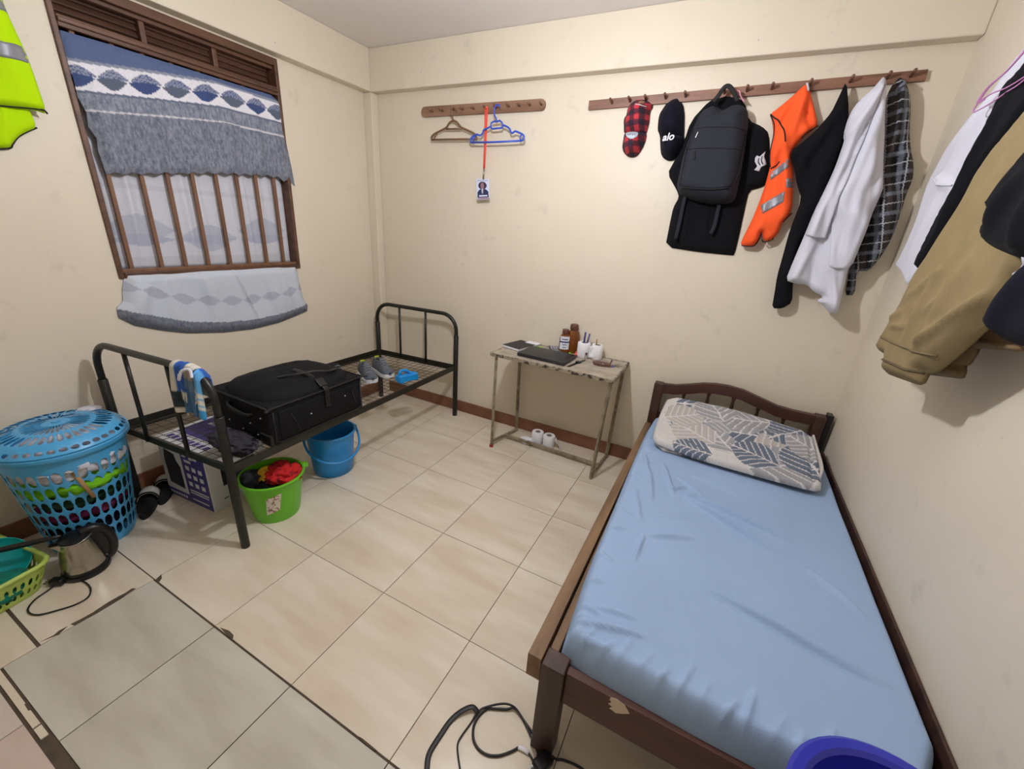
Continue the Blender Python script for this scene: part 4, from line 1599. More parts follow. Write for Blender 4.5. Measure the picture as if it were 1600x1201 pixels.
h0, h1 = at(-30, 866, 2, 0.182), at(96, 837, 2, 0.20)
dd_ = (h0 - h1).normalized()
pan = thing('frying_pan', h0 + dd_ * 0.14 - Vector((0, 0, 0.035)), 'black frying pan lying on the pale green basket with handle sticking out', 'pan')
tube('handle', [h0 + dd_ * 0.03, h0, h0.lerp(h1, 0.4), h0.lerp(h1, 0.85), h1], [0.009, 0.010, 0.012, 0.010, 0.007], M_PLASTIC_BLACK, pan, seg=10)
lathe('pan_bowl', h0 + dd_ * 0.14 - Vector((0, 0, 0.03)), [(0.0, 0.0), (0.085, 0.0), (0.11, 0.032), (0.113, 0.034), (0.108, 0.034), (0.083, 0.004), (0.0, 0.004)],
      M_PLASTIC_BLACK, pan, seg=36)

# ================================================================== WOODEN BED
wbed = thing('wooden_bed', (2.9, -1.0, 0), 'dark wooden single bed with arched headboard against the wall', 'bed')
FYP = -1.955
for x in (2.482, 3.345):
    box2('leg', (x - 0.036, FYP - 0.03, 0), (x + 0.036, FYP + 0.03, 0.388 if x < 3 else 0.42), M_BEDWOOD, wbed, bevel=0.004)
foot = box2('foot_board', (2.518, FYP - 0.014, 0.25), (3.309, FYP + 0.014, 0.378), M_BEDWOODX, wbed, bevel=0.004)
g2 = crop(820, 880, 4.005)
chip = [at(x, y, 1, FYP - 0.0145) for x, y in g2([(540, 838), (575, 848), (600, 868), (625, 885), (650, 930), (655, 940), (600, 938), (570, 935), (545, 915),
                                                (528, 905), (548, 895), (520, 875), (545, 868), (530, 850)])]
prism('paint_chip', [(p.x, p.z) for p in chip], (0, 0.001), lambda u, v, n: (u, FYP - 0.0142 - n, v), mat('bare_pale_wood', (206, 190, 168), rough=0.7), foot)
box2('side_rail', (2.452, FYP + 0.03, 0.26), (2.478, -0.12, 0.385), M_PLANK, wbed, bevel=0.003)
pk = [(2.405, -1.985), (2.446, -1.985), (2.446, -0.16), (2.412, -0.16)]
prism('side_plank', pk, (0.315, 0.402), lambda u, v, n: (u, v, n), M_PLANK, wbed)
box2('side_rail', (3.384, FYP + 0.03, 0.30), (3.3945, -0.10, 0.462), M_BEDWOOD, wbed, bevel=0.003)
for k in range(8):
    y = -1.8 + 0.22 * k
    box2('slat', (2.478, y - 0.04, 0.285), (3.372, y + 0.04, 0.30), M_PLANK, wbed, bevel=0.002)
# headboard
HY = -0.072
box2('leg', (2.412, HY - 0.032, 0), (2.468, HY + 0.032, 0.662), M_BEDWOOD, wbed, bevel=0.005)
box2('leg', (3.298, HY - 0.032, 0), (3.352, HY + 0.032, 0.668), M_BEDWOOD, wbed, bevel=0.005)
o = box2('post_pad', (3.352, HY - 0.03, 0.40), (3.380, HY + 0.03, 0.685), M_PLASTIC_BLACK, wbed, bevel=0.004)
topc = [(2.468, 0.660), (2.54, 0.668), (2.62, 0.692), (2.69, 0.715), (2.76, 0.729), (2.84, 0.733), (2.92, 0.725), (3.01, 0.70), (3.11, 0.672), (3.2, 0.664), (3.298, 0.664)]
arch = topc + [(x, z - 0.062) for x, z in topc[::-1]]
prism('arched_top_rail', arch, (0, 0.036), lambda u, v, n: (u, HY + 0.018 - n, v), M_BEDWOODX, wbed)
box2('lower_rail', (2.468, HY - 0.016, 0.40), (3.298, HY + 0.016, 0.455), M_BEDWOODX, wbed, bevel=0.003)
for x in (2.60, 2.74, 2.88, 3.02, 3.16):
    zt = float(np.interp(x, [p[0] for p in topc], [p[1] for p in topc])) - 0.058
    lathe('spindle', (x, HY, 0), [(0.008, 0.45), (0.012, 0.47), (0.008, 0.49), (0.013, (0.47 + zt) / 2), (0.008, zt - 0.03), (0.012, zt - 0.012), (0.008, zt)],
          M_BEDWOOD, wbed, seg=12)

# ------------------------------------------------------------------ mattress in its sheet
PM = Plane3('flat', 0.302)
mout = [(2.484, -1.945), (2.474, -1.86), (2.455, -1.6), (2.449, -1.2), (2.440, -0.8), (2.436, -0.4), (2.452, -0.135), (3.30, -0.115), (3.383, -0.13), (3.383, -1.0), (3.383, -1.945), (2.95, -1.962)]
cm = [((2.841, -1.535), (3.299, -1.640), 0.010, 0.014), ((2.86, -1.555), (3.27, -1.655), -0.006, 0.012),
      ((2.732, -1.037), (3.057, -1.221), 0.019, 0.012), ((2.753, -1.011), (3.122, -1.113), 0.017, 0.011), ((2.631, -1.378), (2.787, -1.30), 0.010, 0.010),
      ((2.611, -1.382), (2.605, -1.535), 0.009, 0.009), ((2.494, -1.815), (2.56, -1.817), 0.008, 0.007), ((2.543, -1.798), (2.66, -1.777), 0.008, 0.007),
      ((2.49, -1.879), (2.70, -1.823), 0.011, 0.009), ((2.527, -1.914), (2.60, -1.914), 0.008, 0.007), ((3.17, -1.247), (3.30, -1.39), 0.008, 0.012),
      ((2.60, -0.80), (2.68, -1.05), 0.010, 0.012), ((2.68, -0.88), (2.80, -0.98), 0.009, 0.009), ((2.55, -0.9), (2.60, -1.15), 0.008, 0.014),
      ((2.75, -0.82), (2.95, -0.87), 0.008, 0.012), ((2.72, -0.95), (2.66, -1.02), 0.010, 0.008), ((2.50, -0.75), (2.55, -0.95), 0.009, 0.012),
      ((2.52, -1.1), (2.58, -1.3), 0.007, 0.014), ((2.70, -1.03), (2.80, -1.00), 0.01, 0.008), ((2.8, -1.15), (2.6, -1.25), 0.005, 0.02)]
for k in range(16):
    x = 2.53 + 0.052 * k
    cm.append(((x, -1.955), (x + 0.035 + 0.02 * math.sin(k * 3.1), -1.86 - 0.03 * math.sin(k * 2.1)), 0.0045 + 0.002 * math.sin(k * 1.9), 0.009))
for k in range(12):
    y = -1.85 + 0.145 * k
    cm.append(((2.475, y), (2.54, y + 0.03 * math.sin(k * 2.7)), 0.006, 0.012))
cm = [(a_, b_, am_ * 1.8, wd_ * 0.75) for a_, b_, am_, wd_ in cm]
mat_cl = Cloth(PM, mout, depth=0.172, er=0.042, creases=cm, rough=0.006, rs=4, step=0.0075, rounding=1, seed=31, profile='round')
o = mat_cl.mesh('mattress', M_SHEET)
# ring of small puckers keeps it a sheet, the elastic hem tucked under the edge
tag(o, 'mattress in a wrinkled light blue fitted sheet on the wooden bed', 'mattress')

# ------------------------------------------------------------------ folded leaf-print bedding at the head
qO = Vector((2.512, -0.655, 0.480))
qU = (Vector((3.262, -0.66, 0.480)) - qO).normalized()
qV0 = Vector((2.488, -0.165, 0.575)) - qO
qN = qU.cross(qV0).normalized()
qV = qN.cross(qU).normalized()
PQ = Plane3('free', 0, origin=qO, U=qU, V=qV, N=qN)
rl = random.Random(5)
LEAVES = [(0.10, 0.12, 0.30, 1.05, 0), (0.05, 0.42, 0.34, 0.15, 0), (0.40, 0.06, 0.30, 2.2, 1), (0.66, 0.30, 0.32, 3.3, 0), (0.48, 0.14, 0.28, 0.5, 2),
          (0.46, -0.02, 0.34, 0.55, 1), (0.40, 0.40, 0.26, 3.0, 2), (0.78, 0.02, 0.30, 1.9, 0), (0.30, 0.10, 0.26, 2.6, 2), (0.60, 0.06, 0.24, 2.8, 0),
          (0.74, 0.46, 0.26, 3.9, 0), (0.20, 0.30, 0.22, 0.2, 1), (0.56, 0.44, 0.30, 3.4, 1), (0.02, 0.24, 0.24, 0.6, 2), (0.30, 0.0, 0.2, 3.0, 0),
          (0.33, 0.33, 0.26, 2.0, 1), (0.85, 0.22, 0.25, 2.6, 1)]


def quilt_print(u, v):
    base = np.array(s2l((206, 202, 198)))
    nz = np.array([noise.noise(Vector((a * 30, b * 30, 2.0))) for a, b in zip(u, v)])
    c = np.tile(base, (len(u), 1)) * (1 + 0.05 * nz[:, None])
    cols_ = [s2l((104, 114, 128)), s2l((158, 158, 160)), s2l((184, 178, 172))]
    for cx_, cy_, ln, an, ci in LEAVES:
        du, dv = u - cx_, v - cy_
        p = (du * math.cos(an) + dv * math.sin(an)) / ln
        q = (-du * math.sin(an) + dv * math.cos(an)) / ln
        w = 0.46 * np.sin(np.clip(p, 0, 1) * PI) ** 0.75
        ins = (p > 0) & (p < 1) & (np.abs(q) < w)
        fr = ((p - 0.75 * np.abs(q)) * 6.5) % 1.0
        vis = ins & (fr < 0.82) & (np.abs(q) > 0.018)
        line = ins & ~vis
        c[vis] = np.array(cols_[ci]) * (0.92 + 0.2 * fr[vis][:, None])
        c[line] = np.array(s2l((214, 210, 208)))
    return np.clip(c, 0.01, 1)


q_thing = thing('folded_bedding', qO, 'folded cream and slate leaf-print bedding lying at the headboard', 'bedding')
lay = [(0.0, 0.012, 0.030, [(0.02, -0.005), (0.25, 0.0), (0.5, 0.005), (0.755, 0.015), (0.775, 0.2), (0.775, 0.46), (0.5, 0.5), (0.2, 0.5), (0.02, 0.49), (0.0, 0.2)], 'lower_fold'),
       (0.026, 0.0, 0.030, [(-0.005, 0.05), (0.03, 0.0), (0.25, -0.03), (0.5, -0.035), (0.74, -0.03), (0.775, 0.0), (0.775, 0.2), (0.77, 0.44), (0.5, 0.495), (0.25, 0.51), (0.0, 0.5), (-0.012, 0.25)], 'upper_fold')]
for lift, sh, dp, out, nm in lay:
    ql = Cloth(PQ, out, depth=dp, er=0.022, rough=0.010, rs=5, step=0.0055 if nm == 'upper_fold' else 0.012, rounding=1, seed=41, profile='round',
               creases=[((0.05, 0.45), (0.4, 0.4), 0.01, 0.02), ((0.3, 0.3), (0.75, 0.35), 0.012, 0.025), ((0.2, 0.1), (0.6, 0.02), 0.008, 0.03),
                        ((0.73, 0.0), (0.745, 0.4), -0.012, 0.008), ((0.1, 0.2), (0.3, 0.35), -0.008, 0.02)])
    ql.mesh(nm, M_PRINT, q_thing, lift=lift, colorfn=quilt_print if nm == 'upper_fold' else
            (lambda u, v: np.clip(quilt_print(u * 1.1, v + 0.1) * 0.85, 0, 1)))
for k in range(3):
    y = 0.765 + 0.004 * k
    tube('fold_edge', [PQ.to3(0.752 + 0.006 * k, 0.0 + 0.03 * k, 0.030 + 0.010 * k), PQ.to3(0.772 + 0.004 * k, 0.15, 0.034 + 0.009 * k), PQ.to3(0.77, 0.30, 0.034 + 0.010 * k),
                       PQ.to3(0.765, 0.42, 0.032 + 0.008 * k)], 0.006, mat('cream_cotton_edge', (196, 190, 184), rough=0.9), q_thing, seg=8, smooth_n=5)

# ------------------------------------------------------------------ blue basin on a stool at the foot of the bed
bC = Vector((3.148, -2.168, 0))
st = thing('plastic_stool', bC, 'dark plastic stool under the deep blue basin at the bed foot', 'stool')
M_STOOL = mat('dark_plastic_stool', (70, 62, 56), rough=0.5)
lathe('seat', bC, [(0.0, 0.47), (0.14, 0.47), (0.155, 0.478), (0.155, 0.492), (0.145, 0.498), (0.0, 0.498)], M_STOOL, st, seg=32)
for k in range(4):
    a = PI / 4 + k * PI / 2
    d = Vector((math.cos(a), math.sin(a), 0))
    tube('leg', [bC + d * 0.165, bC + d * 0.11 + Vector((0, 0, 0.475))], [0.016, 0.02], M_STOOL, st, seg=10)
M_BASIN = mat('deep_blue_plastic', (40, 46, 168), rough=0.32, coat=0.15)
bs = thing('blue_basin', bC + Vector((0, 0, 0.498)), 'deep blue plastic basin at the foot of the wooden bed', 'basin')
lathe('bowl', bC + Vector((0, 0, 0.498)), [(0.0, 0.0), (0.115, 0.0), (0.12, 0.004), (0.14, 0.07), (0.158, 0.15), (0.154, 0.152), (0.136, 0.07), (0.114, 0.008), (0.0, 0.006)],
      M_BASIN, bs, seg=48)
lathe('rim', bC + Vector((0, 0, 0.498)), [(0.152, 0.15), (0.16, 0.158), (0.176, 0.158), (0.183, 0.152), (0.182, 0.136), (0.178, 0.136), (0.177, 0.150), (0.16, 0.15)],
      M_BASIN, bs, seg=48, close=True)

# ================================================================== TABLE
TZ = 0.737
table = thing('metal_table', (1.79, -0.23, 0), 'worn cream metal side table with thin square legs', 'table')
tab = [(1.362, -0.428), (2.216, -0.445), (2.212, -0.018), (1.375, -0.012)]
prism('table_top', tab, (TZ - 0.014, TZ), lambda u, v, n: (u, v, n), M_TABLETOP, table)


def bar2(name, a, b, w, m, parent, h=None):
    a, b = Vector(a), Vector(b)
    d = b - a
    L_ = d.length
    q = d.to_track_quat('X', 'Z').to_matrix()
    return box(name, (a + b) / 2, (L_, w, h or w), m, parent, rot=q, bevel=0.0015, seg=1)


for i in range(4):
    a, b = tab[i], tab[(i + 1) % 4]
    bar2('edge_strip', (a[0], a[1], TZ - 0.009), (b[0], b[1], TZ - 0.009), 0.012, M_CHIP, table, 0.022)
legs_b = [(1.388, -0.395), (2.162, -0.395), (2.176, -0.055), (1.43, -0.06)]
legs_t = [(1.395, -0.405), (2.196, -0.42), (2.19, -0.045), (1.40, -0.04)]
for (xb, yb_), (xt, yt) in zip(legs_b, legs_t):
    bar2('leg', (xb, yb_, 0.0), (xt, yt, TZ - 0.02), 0.019, M_TABLEMETAL, table)
for i in (0, 1):
    a, b = legs_b[i], legs_b[3 - i]
    bar2('floor_bar', (a[0], a[1], 0.045), (b[0], b[1], 0.012), 0.017, M_TABLEMETAL, table)
bar2('stretcher', (1.405, -0.225, 0.03), (2.168, -0.245, 0.03), 0.02, M_TABLEMETAL, table)
lathe('foot_cap', (1.388, -0.395, 0), [(0.0, 0.0), (0.015, 0.0), (0.015, 0.02), (0.0, 0.02)], mat('red_rubber', (150, 40, 34), rough=0.7), table, seg=12)

# ------------------------------------------------------------------ things on the table


def quad_px(pts, z):
    return [(lambda p: (p.x, p.y))(at(x, y, 2, z)) for x, y in pts]


LO = Vector((1.71, -0.268, TZ))
lap = thing('laptop', LO, 'closed black laptop lying across the front of the table', 'laptop')
LR = rz(math.radians(-2))
M_LAP = mat('black_laptop_shell', (34, 34, 38), rough=0.42, var=0.08, vscale=20)
box('base', LO + Vector((0, 0, 0.009)), (0.345, 0.225, 0.012), M_LAP, lap, rot=LR, bevel=0.004, seg=3)
box('screen_lid', LO + Vector((0, 0, 0.0195)), (0.345, 0.225, 0.008), M_LAP, lap, rot=LR, bevel=0.003, seg=3)
for sx in (-0.14, 0.14):
    for sy in (-0.09, 0.09):
        box('foot', LO + LR @ Vector((sx, sy, 0.0018)), (0.02, 0.012, 0.003), M_PLASTIC_BLACK, lap, rot=LR)
NO = Vector((1.452, -0.165, TZ))
nbk = thing('notebook', NO, 'black covered notebook with white page edge at the table corner', 'notebook')
NR = rz(math.radians(-14))
M_COVER = mat('black_book_cover', (44, 43, 44), rough=0.6)
box('pages', NO + Vector((0, 0, 0.0095)), (0.148, 0.202, 0.015), M_PAPER, nbk, rot=NR)
box('cover', NO + Vector((0, 0, 0.0185)), (0.152, 0.206, 0.003), M_COVER, nbk, rot=NR, bevel=0.001, seg=1)
box('back_cover', NO + Vector((0, 0, 0.0013)), (0.152, 0.206, 0.0024), M_COVER, nbk, rot=NR)
PO = Vector((1.50, -0.060, TZ))
o = thing('paper_stack', PO, 'small stack of white papers behind the notebook', 'papers')
for k in range(4):
    box('sheet', PO + Vector((0.004 * k, -0.002 * k, 0.0035 + 0.005 * k)), (0.10, 0.065, 0.004), M_PAPER, o, rot=rz(math.radians(-20 + 5 * k)))
CO2 = Vector((1.70, -0.085, TZ))
cal = thing('calculator', CO2, 'dark grey calculator behind the laptop', 'calculator')
KR = rz(math.radians(-62))
box('case', CO2 + Vector((0, 0, 0.009)), (0.155, 0.085, 0.016), mat('dark_grey_plastic', (62, 64, 72), rough=0.45), cal, rot=KR, bevel=0.004)
box('display', CO2 + KR @ Vector((0.045, 0, 0.0175)), (0.035, 0.062, 0.002), mat('lcd', (120, 126, 122), rough=0.3), cal, rot=KR)
for r_ in range(4):
    for c_ in range(4):
        box('key', CO2 + KR @ Vector((-0.06 + 0.022 * r_, -0.027 + 0.018 * c_, 0.018)), (0.014, 0.012, 0.003), mat('pale_key', (170, 172, 180), rough=0.5), cal, rot=KR)

M_AMBER = mat('amber_bottle', (140, 78, 22), rough=0.15, trans=0.35, coat=0.3)
M_BROWNCAP = mat('brown_cap', (92, 54, 44), rough=0.45)
M_ORANGEB = mat('orange_bottle_foot', (196, 92, 40), rough=0.3)
M_LABEL = mat('white_bottle_label', (226, 228, 236), rough=0.6)
M_LABELBLUE = mat('navy_label_print', (44, 56, 110), rough=0.6)


def bottle(c, w, d, h, ang, label, with_label):
    b = thing('amber_bottle', c, label, 'bottle', 'amber bottles on the table')
    R = rz(ang)
    A = R @ Matrix.Diagonal((w, d, 1.0))
    lathe('flask', c, [(0.0, 0.0), (0.44, 0.0), (0.5, 0.01 * h / 0.15), (0.5, 0.62 * h), (0.42, 0.74 * h), (0.24, 0.82 * h), (0.22, 0.86 * h), (0.0, 0.86 * h)], M_AMBER, b,
          seg=28, axis=A)
    lathe('cap', c, [(0.0, 0.82 * h), (0.30, 0.82 * h), (0.32, 0.84 * h), (0.30, 0.98 * h), (0.26, h), (0.0, h)], M_BROWNCAP, b, seg=20, axis=R @ Matrix.Diagonal((w * 1.0, w * 1.0, 1)))
    if with_label:
        def lp(t, z, k=1.02):
            a = -PI / 2 + t
            return c + A @ Vector((0.5 * k * math.cos(a), 0.5 * k * math.sin(a), 0)) + Vector((0, 0, z))

        def lab(name, t0, t1, z0, z1, m, k, parent):
            V, Fc = [], []
            for j in range(2):
                for i in range(9):
                    V.append(lp(t0 + (t1 - t0) * i / 8, z0 + (z1 - z0) * j, k))
            for i in range(8):
                Fc.append([i, i + 1, 10 + i, 9 + i])
            return mk(name, V, Fc, m, parent, True)
        q = lab('paper_label', -1.0, 1.0, 0.18 * h, 0.72 * h, M_LABEL, 1.02, b)
        lab('lettering', -1.0, 1.0, 0.46 * h, 0.52 * h, M_LABELBLUE, 1.04, q)
        lab('lettering', -0.6, 0.6, 0.58 * h, 0.62 * h, M_LABELBLUE, 1.04, q)
        lab('lettering', -0.4, 0.4, 0.36 * h, 0.39 * h, M_LABELBLUE, 1.04, q)
        lab('lettering', -0.3, 0.3, 0.25 * h, 0.28 * h, M_LABELBLUE, 1.04, q)
    return b


bottle(Vector((1.765, -0.095, TZ)), 0.074, 0.046, 0.172, math.radians(22), 'shorter amber bottle with white label and brown cap', True)
bottle(Vector((1.808, -0.045, TZ)), 0.092, 0.060, 0.205, math.radians(35), 'taller amber bottle with bare sides behind the labelled one', False)


def roll(name, c, r, h, label, group, m=M_TISSUE):
    o_ = thing(name, c, label, 'toilet roll', group)
    lathe('paper_roll', c, [(0.02, 0.0), (r - 0.003, 0.0), (r, 0.004), (r, h - 0.004), (r - 0.003, h), (0.0205, h)], m, o_, seg=32, close=True)
    lathe('card_core', c, [(0.0205, 0.001), (0.0205, h - 0.0005), (0.019, h - 0.0005), (0.019, 0.001)], M_CARDCORE, o_, seg=20, close=True)
    return o_


r1c, r2c = Vector((1.905, -0.085, TZ)), Vector((1.998, -0.075, TZ))
roll('toilet_roll', r1c, 0.044, 0.10, 'white toilet roll on the table holding blue pens', 'toilet rolls on the table')
r2 = roll('toilet_roll', r2c, 0.040, 0.098, 'white toilet roll with loose end on the table by the keys', 'toilet rolls on the table')
V, Fc = [], []
for j in range(9):
    for i in range(4):
        V.append(r2c + Vector((-0.036 + 0.02 * i - 0.012, -0.034 - 0.004 * math.sin(j * 0.9 + i), 0.092 - 0.0105 * j - 0.004 * (i == 0))))
for j in range(8):
    for i in range(3):
        Fc.append([j * 4 + i, j * 4 + i + 1, (j + 1) * 4 + i + 1, (j + 1) * 4 + i])
fl = mk('loose_end', V, Fc, M_TISSUE, r2, True)
fl.modifiers.new('solid', 'SOLIDIFY').thickness = 0.0015
M_PENBLUE = mat('blue_pen', (52, 62, 142), rough=0.35)
M_PENCLEAR = mat('pale_blue_pen', (120, 140, 200), rough=0.3)
M_PENCIL = mat('yellow_pencil', (168, 140, 80), rough=0.5)


def pen(a, b, m, label, r=0.005):
    a, b = Vector(a), Vector(b)
    p = thing('pen', a, label, 'pen', 'pens in the toilet roll')
    tube('barrel', [a, a.lerp(b, 0.6)], r * 0.85, m, p, seg=10)
    tube('pen_cap', [a.lerp(b, 0.58), a.lerp(b, 0.97), b], [r, r, r * 0.6], M_PENBLUE if m is not M_PENCIL else m, p, seg=10)
    s_ = Vector((0, -r * 1.2, 0))
    tube('clip', [a.lerp(b, 0.72) + s_, a.lerp(b, 0.95) + s_], r * 0.3, m, p, seg=6)
    return p


pen(r1c + Vector((-0.004, -0.004, 0.006)), r1c + Vector((-0.002, 0.004, 0.172)), M_PENBLUE, 'dark blue pen standing upright in the toilet roll', 0.0062)
pen(r1c + Vector((0.006, 0.004, 0.006)), r1c + Vector((0.028, 0.006, 0.165)), M_PENCLEAR, 'pale blue pen leaning right in the toilet roll', 0.0055)
pen(r2c + Vector((-0.006, 0.004, 0.006)), r2c + Vector((-0.014, 0.006, 0.135)), M_PENCIL, 'yellowish pencil standing in the second toilet roll', 0.005)
# highlighters, small bottle, watch, purse, keys
M_HGREEN = mat('green_highlighter', (150, 214, 50), rough=0.4)
M_HPINK = mat('coral_highlighter', (238, 110, 90), rough=0.4)


def stick(name, a, b, r, m, m2, label, cat='highlighter', group='highlighters on the table'):
    a, b = Vector(a), Vector(b)
    p = thing(name, (a + b) / 2 - Vector((0, 0, r)), label, cat, group)
    tube('barrel', [a, a.lerp(b, 0.03), a.lerp(b, 0.62)], [r * 0.7, r, r], m, p, seg=12)
    tube('cap', [a.lerp(b, 0.60), a.lerp(b, 0.96), b], [r * 1.08, r * 1.08, r * 0.8], m2, p, seg=12)
    return p


stick('highlighter', (1.845, -0.150, TZ + 0.009), (1.815, -0.105, TZ + 0.009), 0.008, M_HGREEN, M_HGREEN, 'short green highlighter between laptop and bottles')
stick('highlighter', (1.868, -0.140, TZ + 0.011), (1.852, -0.055, TZ + 0.011), 0.0105, M_HPINK, M_HPINK, 'coral highlighter beside the pen holder roll')
stick('highlighter', (1.565, -0.125, TZ + 0.009), (1.60, -0.105, TZ + 0.009), 0.0075, M_HGREEN, M_HGREEN, 'green highlighter next to the notebook')
vC = Vector((1.948, -0.155, TZ))
v = thing('glass_vial', vC, 'tiny clear vial with brown cap in front of the rolls', 'vial')
lathe('vial_glass', vC, [(0.0, 0.0), (0.009, 0.0), (0.009, 0.03), (0.006, 0.036), (0.0, 0.036)], mat('clear_glass', (214, 206, 200), rough=0.1, trans=0.6), v, seg=16)
lathe('vial_cap', vC, [(0.0, 0.034), (0.007, 0.034), (0.007, 0.05), (0.0, 0.05)], M_BROWNCAP, v, seg=14)
wO = Vector((1.925, -0.275, TZ))
w = thing('wrist_watch', wO, 'black wrist watch lying flat right of the laptop', 'watch')
WR = rz(math.radians(78))
box('strap', wO + Vector((0, 0, 0.0022)), (0.21, 0.02, 0.003), M_PLASTIC_BLACK, w, rot=WR, bevel=0.001, seg=1)
box('watch_case', wO + Vector((0.006, 0.02, 0.007)), (0.036, 0.032, 0.011), M_PLASTIC_BLACK, w, rot=WR, bevel=0.004)
box('watch_face', wO + Vector((0.006, 0.02, 0.0130)), (0.026, 0.024, 0.0015), mat('watch_glass', (40, 44, 52), rough=0.1), w, rot=WR)
pu = thing('leather_pouch', (2.07, -0.195, TZ), 'small flat brown leather pouch near the table corner', 'pouch')
M_LEATH = mat('brown_leather', (98, 66, 56), rough=0.55, var=0.2, vscale=30)
prism('pouch_body', [(2.01, -0.19), (2.03, -0.165), (2.09, -0.155), (2.13, -0.175), (2.135, -0.205), (2.08, -0.235), (2.03, -0.225)], (0.001, 0.014), lambda u, v_, n: (u, v_, TZ + n), M_LEATH, pu)
tube('pouch_strap', [(2.12, -0.17, TZ + 0.012), (2.125, -0.14, TZ + 0.03), (2.115, -0.12, TZ + 0.02)], 0.004, M_LEATH, pu, seg=6, smooth_n=4)
lathe('pouch_snap', (2.085, -0.215, TZ + 0.014), [(0.0, 0.0), (0.005, 0.0), (0.004, 0.003), (0.0, 0.003)], M_STUD, pu, seg=12)
ks = thing('keys', (2.15, -0.16, TZ), 'bunch of keys with blue tag at the table edge', 'keys')
lathe('key_ring', (2.145, -0.165, TZ + 0.0022), [(0.013, -0.0015), (0.0155, -0.0015), (0.0155, 0.0015), (0.013, 0.0015)], M_CHROME, ks, seg=20, close=True)
for k, a in enumerate((0.3, 1.1, -0.7)):
    d = Vector((math.cos(a), math.sin(a), 0))
    box('key_blade', Vector((2.145, -0.165, TZ + 0.004 + 0.002 * k)) + d * 0.032, (0.04, 0.006, 0.002), M_CHROME, ks, rot=rz(a))
box('key_tag', (2.14, -0.19, TZ + 0.0045), (0.03, 0.022, 0.007), mat('blue_tag', (84, 96, 150), rough=0.5), ks, rot=rz(0.4), bevel=0.002)
# toilet rolls on the floor
roll('floor_toilet_roll', Vector((1.655, -0.150, 0)), 0.045, 0.10, 'left toilet roll standing on the floor under the table', 'toilet rolls under the table')
f2 = roll('floor_toilet_roll', Vector((1.752, -0.158, 0)), 0.045, 0.10, 'right toilet roll standing on the floor under the table', 'toilet rolls under the table')
V, Fc = [], []
for j in range(8):
    for i in range(5):
        V.append(Vector((1.795 + 0.008 * j + 0.003 * i, -0.135 - 0.006 * i + 0.006 * math.sin(j + i), max(0.09 - 0.0125 * j - 0.002 * i, 0.003))))
for j in range(7):
    for i in range(4):
        Fc.append([j * 5 + i, j * 5 + i + 1, (j + 1) * 5 + i + 1, (j + 1) * 5 + i])
fl = mk('loose_end', V, Fc, M_TISSUE, f2, True)
fl.modifiers.new('solid', 'SOLIDIFY').thickness = 0.002
o = blob('crumpled_tissue', (1.585, -0.195, 0.022), (0.05, 0.035, 0.022), M_TISSUE, seed=51, amp=0.35, freq=3, nu=30, nv=18, zmin=0.001)
tag(o, 'crumpled white tissue on the floor left of the toilet rolls', 'tissue')

# ------------------------------------------------------------------ cables on the floor by the bed foot
M_CABLE = mat('black_cable', (24, 24, 26), rough=0.5)


def fl(pts, z=0.005):
    return [at(x, y, 2, z if len(p) < 3 else p[2]) for p in pts for x, y in [p[:2]]]


c1 = thing('extension_cable', at(780, 1140, 2, 0.0), 'thick black looped power cable with plug at the wooden bed leg', 'cable')
tube('cable', fl([(740, 1122), (744, 1116), (755, 1106, 0.010), (785, 1099, 0.018), (803, 1104, 0.014), (815, 1120), (826, 1142), (838, 1170), (842, 1182)]), 0.0036, M_CABLE, c1, seg=8, smooth_n=6)
tube('cable', fl([(762, 1106, 0.006), (790, 1108, 0.006), (805, 1107, 0.01), (822, 1130), (846, 1163, 0.006), (866, 1184), (880, 1187), (900, 1195), (915, 1206), (930, 1230)]), 0.004, M_CABLE, c1, seg=8, smooth_n=6)
tube('cable', fl([(762, 1106), (748, 1118), (740, 1135), (740, 1155), (748, 1170), (762, 1179), (780, 1180), (798, 1174), (811, 1167)]), 0.0042, M_CABLE, c1, seg=8, smooth_n=6)
tube('white_sleeve', fl([(810, 1167, 0.006), (818, 1170, 0.008), (826, 1176, 0.006)]), 0.0068, M_PAPER, c1, seg=8)
tube('cable', fl([(825, 1175), (832, 1186), (836, 1203), (838, 1230)]), 0.0034, M_CABLE, c1, seg=8, smooth_n=5)
pg2 = at(848, 1191, 2, 0.018)
pl2 = box('plug', pg2, (0.062, 0.042, 0.032), M_PLASTIC_BLACK, c1, rot=rz(1.1), bevel=0.009, seg=3)
pb_ = at(840, 1178, 2, 0.014)
tube('strain_relief', [pb_, pg2], [0.006, 0.012], M_PLASTIC_BLACK, c1, seg=10)
for k in (-1, 1):
    box('pin', pg2 + rz(1.1) @ Vector((-0.038, 0.011 * k, 0)), (0.02, 0.006, 0.004), M_CHROME, pl2, rot=rz(1.1))
c2 = thing('flat_strap_cable', at(700, 1150, 2, 0.0), 'flat black strap cable curving out of the bottom edge', 'cable')
tube('strap', fl([(665, 1225), (667, 1201), (671, 1176), (690, 1145), (705, 1124), (722, 1110, 0.012), (738, 1104, 0.016), (746, 1112, 0.010)]),
     0.0085, M_CABLE, c2, seg=8, smooth_n=6, flat=0.25, up=(0, 0, 1))
c3 = thing('thin_cable', at(720, 1160, 2, 0.0), 'thin black cable running down from the loop to the bottom edge', 'cable')
tube('cable', fl([(743, 1117), (735, 1130), (722, 1148), (715, 1162), (716, 1182), (719, 1203), (720, 1230)]), 0.0028, M_CABLE, c3, seg=8, smooth_n=6)

